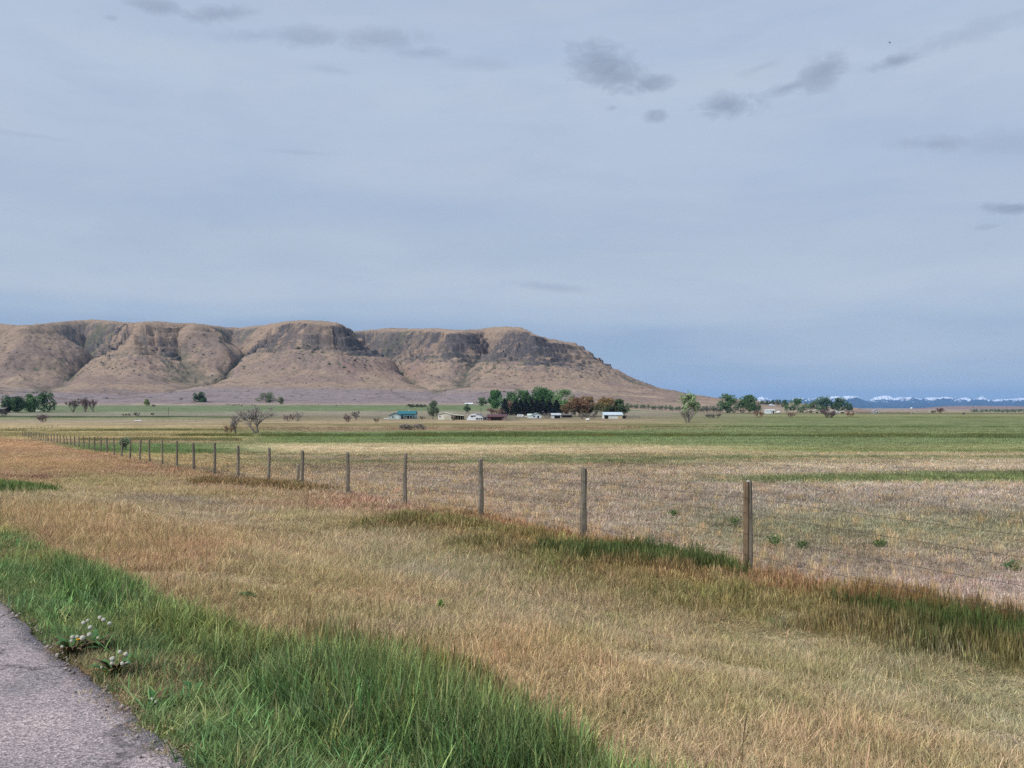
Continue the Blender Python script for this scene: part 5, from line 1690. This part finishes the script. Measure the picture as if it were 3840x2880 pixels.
house('storage_shed', 'low dark storage shed under the reddish budding trees', 'shed', 2106, 2146, 1566, 9, 3, 7.0, 'x', (82, 76, 72), (104, 98, 94), feats=[('bay_shade_panel', -.4, .4, -.02, .75, DARK)])
root, Wd, H, Rf, s = house('long_shed', 'long shed with a pale metal roof and white wall at the right of the grove', 'shed', 2265, 2334, 1570, 14, 9, 12.0, 'x', (214, 216, 208), (190, 200, 204),
                           feats=[('bay_shade_panel', -.48, -.27, -.02, .85, DARK), ('door', .26, .48, -.02, .8, wallmat((190, 172, 136)))])
b = MB(); b.prism([(Wd / 2 + .6, 14 * s), (Wd / 2 + 22 * s, 9.5 * s), (Wd / 2 + 22 * s, 10.6 * s), (Wd / 2 + .6, 15 * s)], 0, 9, 'y'); b.build('lean_to_roof', roofmat((120, 112, 104)), root)
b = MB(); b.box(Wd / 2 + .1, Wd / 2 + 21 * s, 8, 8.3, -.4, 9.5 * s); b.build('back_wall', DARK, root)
for k in range(3):
    b = MB(); xx = Wd / 2 + 6 * s + k * 7 * s; b.box(xx - .15, xx + .15, .2, .5, -.4, (12.6 - k * 1.45) * s); b.build('lean_to_post', wallmat((104, 94, 86)), root)
house('long_shed', 'long low white building alone on the slope above the farm', 'shed', 1744, 1772, 1510, 3.5, 3, 10.0, 'x', (206, 206, 204), (232, 232, 230), feats=[('door', .1, .3, 0, .8, wallmat((160, 158, 152)))])
house('teal_shed', 'small dark shed with a pale teal roof in front of the first green grove tree', 'shed', 1849, 1878, 1520, 4.5, 3.5, 8.0, 'x', (70, 74, 72), (132, 166, 168), feats=[('bay_shade_panel', -.4, .4, 0, .8, DARK)])
root, Wd, H, Rf, s = house('white_shed', 'small white flat roofed shed with a dark doorway beside a white tank', 'shed', 2871, 2906, 1551, 12, 2.5, 9.0, 'x', (226, 230, 226), (214, 218, 214),
                           feats=[('bay_shade_panel', .28, .44, -.02, .8, DARK), ('door', .08, .24, -.02, .85, wallmat((188, 184, 168)))])
house('white_house', 'distant white house on the skyline among small dark trees', 'house', 2889, 2905, 1524, 5, 4, 9.0, 'y', (226, 228, 230), (206, 210, 214), feats=[('door', -.1, .1, 0, .7)])
house('tan_barn', 'tan roofed barn left one of the pair under the tall open crowned trees', 'barn', 3035, 3049, 1548, 6, 4.5, 9.0, 'y', (176, 164, 136), (196, 186, 156), feats=[('door', -.2, .2, 0, .7)])
house('tan_barn', 'larger tan gabled barn under the tall open crowned trees', 'barn', 3055, 3074, 1549, 7, 6, 10.0, 'y', (184, 172, 144), (170, 162, 140), feats=[('door', -.2, .2, 0, .7)])
house('tan_house', 'tan sloped roof house half hidden behind the grey purple thicket', 'house', 3117, 3136, 1549, 6, 6, 9.0, 'x', (176, 166, 148), (170, 158, 140), feats=[('window', -.2, .2, .3, .7)])
house('white_cabin', 'tiny white cabin right of the grey purple thicket', 'cabin', 3137, 3148, 1550, 5, 3, 6.0, 'y', (228, 228, 224), (206, 206, 202), feats=[('door', -.2, .15, 0, .7)])
house('tan_shed', 'low tan shed under the last skyline trees', 'shed', 3151, 3168, 1549, 5, 3, 7.0, 'x', (186, 176, 152), (176, 166, 142), feats=[('bay_shade_panel', -.3, .3, 0, .75, DARK)])
house('white_house', 'pale gabled farmhouse on the brown rise in front of the blue mountains', 'house', 3276, 3296, 1550, 7, 6, 9.0, 'y', (204, 202, 200), (150, 140, 136), feats=[('window', -.3, -.05, .3, .7), ('door', .1, .3, 0, .75)])
house('brown_shed', 'weathered brown shed at the left edge of the tree row', 'shed', -22, 15, 1548, 14, 5, 9.0, 'x', (96, 82, 76), (124, 116, 116), feats=[('bay_shade_panel', -.1, .4, 0, .7, DARK)])


# tanks
def tank(label, px, base, wpx, hpx):
    p, s = scale_at(px, base)
    root = empty('storage_tank', p); tag(root, label, 'tank')
    r = hpx * s / 2 * .9; L = wpx * s / 2
    b = MB(); b.lathe([(0.05 * r, -L), (r * .6, -L * .95), (r * .9, -L * .8), (r, -L * .55), (r, L * .55), (r * .9, L * .8), (r * .6, L * .95), (.05 * r, L)], 12, 0, r * 1.15, 'x')
    b.build('tank_body', wallmat((232, 230, 222)), root, True)
    for k in (-.5, .5):
        b = MB(); b.box(k * L - .12, k * L + .12, -r * .6, r * .6, -.1, r * .4); b.build('leg', wallmat((150, 146, 140)), root)


tank('white rounded tank lying in the dry grass before the grey twiggy bush', 2204, 1578, 15, 9)
tank('white rounded tank right beside the small flat roofed white shed', 2919, 1551, 14, 10)


# vehicles
def car(name, label, cat, px, base, wpx, rgb, kind='car', rz=0.0):
    p, s = scale_at(px, base)
    root = empty(name, p, rz); tag(root, label, cat)
    Lh = wpx * s / 2; k = Lh / 2.3
    body = [(-2.3, .35), (2.25, .35), (2.3, .75), (1.9, .92), (1.05, .98), (.55, 1.45), (-1.2, 1.5), (-1.95, 1.0), (-2.3, .9)] if kind == 'car' else \
           [(-2.3, .4), (1.5, .4), (2.3, .9), (2.3, 1.6), (1.9, 1.9), (-2.2, 1.9), (-2.3, 1.7)]
    w = .85
    b = MB(); b.prism([(a * k, z * k) for a, z in body], -w * k, w * k, 'y'); b.build('body', flatmat('gloss_%d_%d_%d' % rgb, rgb, .3, .05, 1, .5), root)
    if kind == 'car':
        b = MB(); b.prism([(a * k, z * k) for a, z in ((.85, 1.0), (.5, 1.4), (-1.15, 1.44), (-1.75, 1.02))], -(w + .012) * k, (w + .012) * k, 'y'); b.build('window', GLASS, root)
        wx = (-1.4, 1.4)
    else:
        for (a, c) in ((-1.7, -.9), (.2, 1.0)):
            b = MB(); b.box(a * k, c * k, -(w + .012) * k, -w * k - .003, 1.1 * k, 1.6 * k); b.build('window', GLASS, root)
        b = MB(); b.box(-.6 * k, -.1 * k, -(w + .012) * k, -w * k - .003, .45 * k, 1.65 * k); b.build('door', wallmat((200, 200, 198)), root)
        wx = (-.5, .4)
    for x in wx:
        for y in (-w * .85, w * .85):
            b = MB()
            n = 12; yy = y * k
            for rr, y0, y1 in ((.34, -.1, .1),):
                vs = [(x * k + rr * k * math.cos(6.283 * i / n), yy + y0 * k, .34 * k + rr * k * math.sin(6.283 * i / n)) for i in range(n)] + \
                     [(x * k + rr * k * math.cos(6.283 * i / n), yy + y1 * k, .34 * k + rr * k * math.sin(6.283 * i / n)) for i in range(n)]
                b.add(vs, [tuple(range(n)), tuple(range(2 * n - 1, n - 1, -1))] + [((i + 1) % n, i, i + n, (i + 1) % n + n) for i in range(n)])
            b.build('wheel', flatmat('tyre', (38, 38, 40), .9, .2, 3), root)
    return root


car('parked_car', 'white car standing on the pale gravel lane in the left fields', 'car', 518, 1580, 24, (232, 230, 226), 'car', R(8))
car('camper_trailer', 'white camper trailer parked in front of the dark spruces', 'camper', 1951, 1564, 24, (236, 236, 232), 'van')
car('parked_car', 'white car at the right end of the white camper', 'car', 1969, 1564, 15, (232, 232, 228), 'car')
car('parked_car', 'white car parked at the left end of the teal roofed house', 'car', 1450, 1572, 19, (234, 234, 230), 'car')
car('camper_trailer', 'small white trailer under the green trees at far left', 'trailer', 143, 1544, 13, (232, 230, 226), 'van')


# poles
def pole(name, label, px, top, base, arm=True, mat=None, r=0.14, head=False):
    p, s = scale_at(px, base)
    root = empty(name, p); tag(root, label, 'pole')
    h = (base - top) * s
    b = MB(); b.tube([(0, 0, -.4), (0, 0, h * .5), (0, 0, h)], [r, r * .9, r * .7], 7); b.build('shaft', mat or W_DARK, root)
    if arm:
        b = MB(); b.box(-1.1, 1.1, -.22, -.1, h - .9, h - .72); b.build('crossarm', mat or W_DARK, root)
    if head:
        b = MB(); b.lathe([(.1, h), (.9, h + .3), (1.1, h + .9), (.8, h + 1.5), (.1, h + 1.7)], 10); b.build('lamp_head', wallmat((230, 232, 234)), root)


pole('utility_pole', 'lone dark utility pole on the left pasture beside the gravel lane', 632, 1525, 1559, False)
pole('utility_pole', 'utility pole between the maroon barn and the white house with rounded front', 1804, 1530, 1560, True)
pole('utility_pole', 'utility pole nearest the skyline trees, against the blue mountains', 3205, 1523, 1545, True)
pole('utility_pole', 'middle utility pole of the three against the blue mountains', 3233, 1524, 1545, True)
pole('utility_pole', 'utility pole nearest the pale farmhouse on the brown rise', 3262, 1525, 1545, True)
pole('white_mast', 'pale mast with a round white head right of the dark rail fence', 3418, 1534, 1556, False, W_PALE, 0.3, True)


# ------------------------------------------------------------------ cattle
COW_M = flatmat('black_hide', (36, 32, 30), .8, .2, 2, .2)


def cow(label, px, base, rz, grazing):
    p, s = scale_at(px, base)
    root = empty('cow', p, rz); tag(root, label, 'cow', 'black cattle on the far pasture')
    me = bpy.data.meshes.new('body')
    # joints: pelvis, spine, shoulder, neck, head, muzzle and four jointed legs
    hz = .55 if grazing else 1.45
    V = [(-.8, 0, 1.2), (-.2, 0, 1.18), (.55, 0, 1.22), (.95, 0, 1.15 if grazing else 1.4), (1.25, 0, hz + .1), (1.55, 0, hz - .15), (-.98, 0, 1.1), (-1.05, 0, .6)]
    E = [(0, 1), (1, 2), (2, 3), (3, 4), (4, 5), (0, 6), (6, 7)]
    rad = [.36, .43, .38, .22, .15, .09, .06, .04]
    for (x, y, par, hind) in ((-.75, .2, 0, 1), (-.75, -.2, 0, 1), (.55, .2, 2, 0), (.55, -.2, 2, 0)):
        i = len(V)
        if hind:
            V += [(x + .08, y, .85), (x - .14, y, .5), (x - .08, y, .05)]
        else:
            V += [(x + .02, y, .8), (x + .04, y, .45), (x, y, .05)]
        E += [(par, i), (i, i + 1), (i + 1, i + 2)]
        rad += [.17, .09, .08]
    me.from_pydata(V, E, []); me.update()
    o = bpy.data.objects.new('body', me); COL.objects.link(o); o.parent = root
    o.modifiers.new('skin', 'SKIN')
    for i, r_ in enumerate(rad):
        me.skin_vertices[0].data[i].radius = (r_, r_ * (.8 if i < 3 else 1))
    me.skin_vertices[0].data[0].use_root = True
    sb = o.modifiers.new('sub', 'SUBSURF'); sb.levels = 1; sb.render_levels = 1
    me.materials.append(COW_M)


for lb, px, py, rz, gz in (('black cow grazing farthest left on the pasture, apart from the rest', 663, 1518, 0.3, True), ('black cow grazing just right of the lone compact tree', 853, 1521, 0.2, True),
                           ('black cow grazing at the left of the close pair', 876, 1522, 2.9, True), ('black cow with its head up at the right of the close pair', 884, 1521.5, 0.1, False),
                           ('black cow grazing midway between the two lone pasture trees', 896, 1520.5, 3.3, True), ('black cow standing front on, lower than its neighbours', 906, 1524, 1.4, False),
                           ('black cow grazing close left of the wide lone tree', 945, 1521, 0.4, True), ('black cow in front of the wide lone tree, lowest of the herd', 958, 1525.5, 3.0, True),
                           ('black cow standing right of the slanting small tree', 1195, 1519, 1.7, False), ('black cow grazing farthest right on the pasture', 1262, 1524, 0.2, True)):
    cow(lb, px, py, rz, gz)

# ------------------------------------------------------------------ a bird in the sky
bz = 150.0
root = empty('bird', ((3337 - 1920) / F * bz, bz, EYE + (HZ - 160) / F * bz)); root.rotation_euler = (R(15), R(42), R(20))
tag(root, 'small dark bird gliding high in the sky above the grey clouds', 'bird')
BIRD = flatmat('dark_feathers', (66, 74, 88), .8, .2, 20, .1)
b = MB(); b.lathe([(.003, -.17), (.02, -.14), (.035, -.04), (.04, .05), (.028, .12), (.03, .15), (.018, .18), (.004, .21)], 8, 0, 0, 'x'); b.build('body', BIRD, root, True)
for sgn in (-1, 1):
    b = MB()
    b.add([(.08, 0, .02), (-.06, 0, .02), (.05, sgn * .16, .05), (-.07, sgn * .16, .045), (-.02, sgn * .36, .0), (-.08, sgn * .34, .0),
           (.08, 0, .008), (-.06, 0, .012), (.05, sgn * .16, .04), (-.07, sgn * .16, .04), (-.02, sgn * .36, -.004), (-.08, sgn * .34, -.004)],
          [(0, 1, 3, 2), (2, 3, 5, 4), (6, 8, 9, 7), (8, 10, 11, 9), (0, 2, 8, 6), (2, 4, 10, 8), (1, 7, 9, 3), (3, 9, 11, 5), (4, 5, 11, 10)])
    b.build('wing', BIRD, root)
b = MB(); b.prism([(-.16, -.01), (-.28, -.006), (-.28, .004), (-.16, .012)], -.05, .05, 'y'); b.build('tail', BIRD, root)

# ------------------------------------------------------------------ dandelions by the asphalt
DG_STEM = flatmat('dandelion_stem', (150, 158, 96), .7, .15, 30, .2)
DG_LEAF = flatmat('dandelion_leaf', (74, 108, 58), .7, .25, 30, .2)
DG_OLD = flatmat('withered_leaf', (96, 80, 58), .8, .3, 30, .1)
DG_PUFF = flatmat('seed_fluff', (204, 198, 180), .9, .08, 30, .0)
DG_CORE = flatmat('seed_core', (124, 110, 84), .9, .2, 30, .0)
DG_YEL = flatmat('yellow_petals', (240, 190, 20), .7, .12, 60, .1)


def puff(rng, r):
    b = MB()
    n = 150
    for i in range(n):
        z = 1 - 1.85 * (i + .5) / n; a = i * 2.39996
        d = Vector((math.cos(a) * math.sqrt(max(0, 1 - z * z)), math.sin(a) * math.sqrt(max(0, 1 - z * z)), z))
        t = d.cross(Vector((.3, .5, .8))).normalized(); w = d.cross(t)
        rr = r * rng.uniform(.88, 1.05)
        e = d * rr; s_ = r * .24
        b.add([d * r * .25 + t * .0004, d * r * .25 - t * .0004, e - t * .0004, e + t * .0004], [(0, 1, 2, 3)])
        q = rng.uniform(0, 3.14)
        t2 = t * math.cos(q) + w * math.sin(q); w2 = d.cross(t2)
        b.add([e + t2 * s_, e + w2 * s_ * .8 + d * s_ * .25, e - t2 * s_, e - w2 * s_ * .8 + d * s_ * .25], [(0, 1, 2, 3)])
    return b


def dandelion(label, base_px, heads, nleaf, withered, seed, lk=1.0):
    rng = np.random.default_rng(seed)
    g = at(*base_px)
    root = empty('dandelion', g); tag(root, label, 'dandelion')
    for k in range(nleaf):
        a = 6.283 * k / nleaf + rng.uniform(-.3, .3); L = rng.uniform(.10, .2) * lk; lift = rng.uniform(.2, .75)
        b = MB()
        n = 7; vs = []
        for i in range(n + 1):
            t = i / n
            w = (.012 + .016 * math.sin(math.pi * min(1, t * 1.1))) * (1 if i % 2 else .5) * (1 - t ** 3)
            r_ = L * t; z = .02 + L * lift * math.sin(t * 2.2)
            vs += [(r_ * math.cos(a) - w * math.sin(a), r_ * math.sin(a) + w * math.cos(a), z + .006), (r_ * math.cos(a) + w * math.sin(a), r_ * math.sin(a) - w * math.cos(a), z + .006)]
        b.add(vs, [(2 * i, 2 * i + 1, 2 * i + 3, 2 * i + 2) for i in range(n)])
        old = rng.random() < withered
        o = b.build('leaf', DG_OLD if old else DG_LEAF, root)
        if old: o['label'] = 'withered brown leaf'
    for (px, py, kind, r) in heads:
        Z = g.y + rng.uniform(-.08, .08)
        hx = (px - 1920) / F * Z; hz = EYE - (py - HZ) / F * Z
        top = Vector((hx - g.x, Z - g.y, max(.04, hz - g.z)))
        sx = Vector((top.x * .35 + rng.uniform(-.02, .02), top.y * .4, 0.0))
        b = MB(); b.tube([sx, sx.lerp(top, .5) + Vector((0, 0, .012)), top], [.0028, .0026, .0022], 5); st = b.build('stem', DG_STEM, root)
        if kind == 'seed':
            hd = puff(rng, r * .82).build('seed_head', DG_PUFF, st); hd.location = top
            c = MB(); c.lathe([(.001, -.005), (.005, -.003), (.006, .001), (.003, .005), (.001, .006)], 7); cc = c.build('seed_core', DG_CORE, st); cc.location = top
        else:
            b = MB()
            for ring, (m, ln, up) in enumerate(((16, r, .25), (13, r * .75, .6), (8, r * .45, 1.2))):
                for i in range(m):
                    a = 6.283 * i / m + ring * .2
                    d = Vector((math.cos(a), math.sin(a), up)).normalized(); t = Vector((-math.sin(a), math.cos(a), 0)) * .003
                    e = d * ln
                    b.add([Vector((0, 0, 0)) - t * .5, Vector((0, 0, 0)) + t * .5, e + t, e - t], [(0, 1, 2, 3)])
            hd = b.build('flower_head', DG_YEL, st); hd.location = top


dandelion('dandelion with a withered brown base and many white seed heads at the asphalt edge', (268, 2472),
          [(272, 2390, 'seed', .016), (268, 2404, 'seed', .012), (310, 2392, 'seed', .02), (290, 2388, 'seed', .014), (234, 2426, 'seed', .013), (245, 2430, 'seed', .013), (240, 2450, 'seed', .014), (216, 2464, 'seed', .015), (295, 2399, 'flower', .016), (275, 2440, 'seed', .012)], 26, .75, 1)
dandelion('tallest dandelion, with pale seed heads on long stems behind the withered one', (352, 2450),
          [(313, 2336, 'seed', .016), (329, 2327, 'seed', .013), (338, 2353, 'seed', .018), (335, 2380, 'seed', .018), (375, 2316, 'seed', .016), (388, 2324, 'seed', .016), (411, 2338, 'seed', .016), (377, 2422, 'seed', .018), (368, 2392, 'seed', .013)], 16, .2, 2)
dandelion('dandelion with round grey seed heads and one low yellow flower beside the asphalt', (432, 2548),
          [(422, 2471, 'seed', .019), (419, 2488, 'seed', .013), (472, 2453, 'seed', .015), (475, 2485, 'seed', .018), (459, 2488, 'seed', .014), (449, 2445, 'seed', .014), (408, 2500, 'seed', .013), (400, 2557, 'flower', .019), (382, 2502, 'seed', .01)], 16, .3, 3)
dandelion('lone white dandelion clock standing above the tall lush grass', (1372, 2700), [(1372, 2558, 'seed', .021)], 5, .1, 4)
dandelion('low dandelion with two worn seed heads in the short turf by the path', (578, 2660), [(571, 2622, 'seed', .013), (586, 2632, 'seed', .012)], 8, .4, 5, .45)
dandelion('single small yellow dandelion bud at the foot of the tall lush grass', (730, 2618), [(730, 2590, 'flower', .012)], 6, .1, 6, .5)


# ------------------------------------------------------------------ weeds among the dry grass
def weed(label, px, base, wpx, hpx, rgb, seed, name='leafy_weed'):
    rng = np.random.default_rng(seed)
    p, s = scale_at(px, base)
    root = empty(name, p); tag(root, label, 'weed')
    Wd = wpx * s; H = hpx * s
    n = 240
    d = rng.normal(0, 1, (n, 3)); d /= np.linalg.norm(d, axis=1)[:, None]
    C = d * rng.uniform(.3, 1, (n, 1)) * np.array([Wd * .5, Wd * .4, H * .5]) + np.array([0, 0, H * .5])
    V, Fq, cv = leaf_quads(rng, C, max(.075 * Wd, .025), np.broadcast_to(lin(rgb), C.shape), .25)
    mk('foliage', V, Fq, LEAF, root, col=cv)
    b = MB()
    for k in range(6):
        a = rng.uniform(0, 6.28)
        b.tube([(0, 0, -.03), (math.cos(a) * Wd * .15, math.sin(a) * Wd * .15, H * .4), (math.cos(a) * Wd * .35, math.sin(a) * Wd * .35, H * .85)], [.006, .004, .002], 4, False)
    b.build('stem', DG_STEM, root)


GW = (58, 80, 46)
weed('flat dark green leafy weed in the tan grass near the lush verge', 918, 2245, 90, 26, (66, 84, 52), 11)
weed('bushy green weed just left of the nearest fence post', 2752, 1972, 50, 36, GW, 12)
weed('small green weed between the last two fence posts, far from both', 2526, 1938, 40, 30, GW, 13)
weed('large green weed just right of the nearest fence post', 2905, 2052, 80, 52, (60, 84, 48), 14)
weed('green weed patch in the pinkish grass, next right after the large one', 3008, 2058, 60, 34, (66, 84, 52), 15)
weed('low green weed tuft in the middle of the right field stubble', 3300, 2050, 60, 30, (70, 86, 54), 16)
weed('wide green weed clump at the right edge of the picture', 3800, 2140, 90, 44, (64, 86, 52), 17)
weed('small green tuft standing in the pale straw, well right of the verge', 1652, 2285, 30, 36, (92, 116, 58), 18)
weed('dark little weed on the mauve stubble near the second nearest post', 1985, 1790, 24, 13, (66, 84, 56), 19)

# ------------------------------------------------------------------ lane
def lane():
    V = []; Fq = []
    rows = [(-700, 1588), (-300, 1586), (0, 1584), (200, 1583), (420, 1581), (640, 1579), (860, 1577), (1000, 1574)]
    P = [at(a, b) for a, b in rows]
    pts = []
    for i in range(len(P) - 1):
        for k in range(8):
            pts.append(P[i].lerp(P[i + 1], k / 8))
    for i, p in enumerate(pts):
        for q in (-3.2, -1.2, 1.2, 3.2):
            y = p.y + q * 2.0 + math.sin(i * .7) * .8
            V.append((p.x, y, float(ground(p.x, y)) + 0.06))
    n = len(pts)
    for i in range(n - 1):
        for k in range(3):
            a = i * 4 + k
            Fq.append((a, a + 4, a + 5, a + 1)[::-1])
    o = mk('gravel_lane', V, Fq, flatmat('gravel', (186, 168, 142), .95, .15, .4, .05), smooth=True)
    tag(o, kind='structure')


lane()

# crumbs of gravel along the broken edge of the asphalt
def crumbs():
    rng = np.random.default_rng(9)
    n = 420
    t = rng.uniform(-1.5, 6, n); q = np.abs(rng.normal(0, .06, n)) * np.where(rng.random(n) < .45, -1.6, 1.0) + .02
    x = -1.47 - .648 * t + .762 * q; y = 3.8 + .762 * t + .648 * q
    z = ground(x, y) + np.where(q < .03, .036, .004)
    v = np.array([(0, 0, .8), (.9, 0, .1), (.3, .85, .05), (-.7, .5, .15), (-.7, -.6, .05), (.3, -.9, .1), (0, 0, -.6)])
    f = np.array([(0, 1, 2), (0, 2, 3), (0, 3, 4), (0, 4, 5), (0, 5, 1), (6, 2, 1), (6, 3, 2), (6, 4, 3), (6, 5, 4), (6, 1, 5)])
    sz = rng.gamma(2.2, .0028, n) + .003
    Q = v[None] * rng.uniform(.7, 1.3, (n, 7, 3)) * sz[:, None, None] + np.stack([x, y, z], -1)[:, None, :]
    c = lin((150, 138, 132))[None] * rng.uniform(.6, 1.4, (n, 1))
    o = mk('loose_gravel', Q.reshape(-1, 3), (f[None] + (np.arange(n) * 7)[:, None, None]).reshape(-1, 3), attrmat('gravel_crumb', .95), col=np.repeat(c, 7, 0))
    tag(o, kind='stuff')


crumbs()

# ------------------------------------------------------------------ the air
b = MB(); b.box(-36000, 36000, -36000, 36500, -9.5, 640)
hm = bpy.data.materials.new('haze_air'); hm.use_nodes = True
N = NT(hm.node_tree)
out = N.n('ShaderNodeOutputMaterial'); pv = N.n('ShaderNodeVolumePrincipled')
pv.inputs['Color'].default_value = (0.30, 0.58, 1.0, 1)
pv.inputs['Density'].default_value = 2.9e-5
pv.inputs['Anisotropy'].default_value = 0.0
N.l(pv.outputs[0], out.inputs['Volume'])
hz_o = b.build('haze', hm); tag(hz_o, kind='stuff')
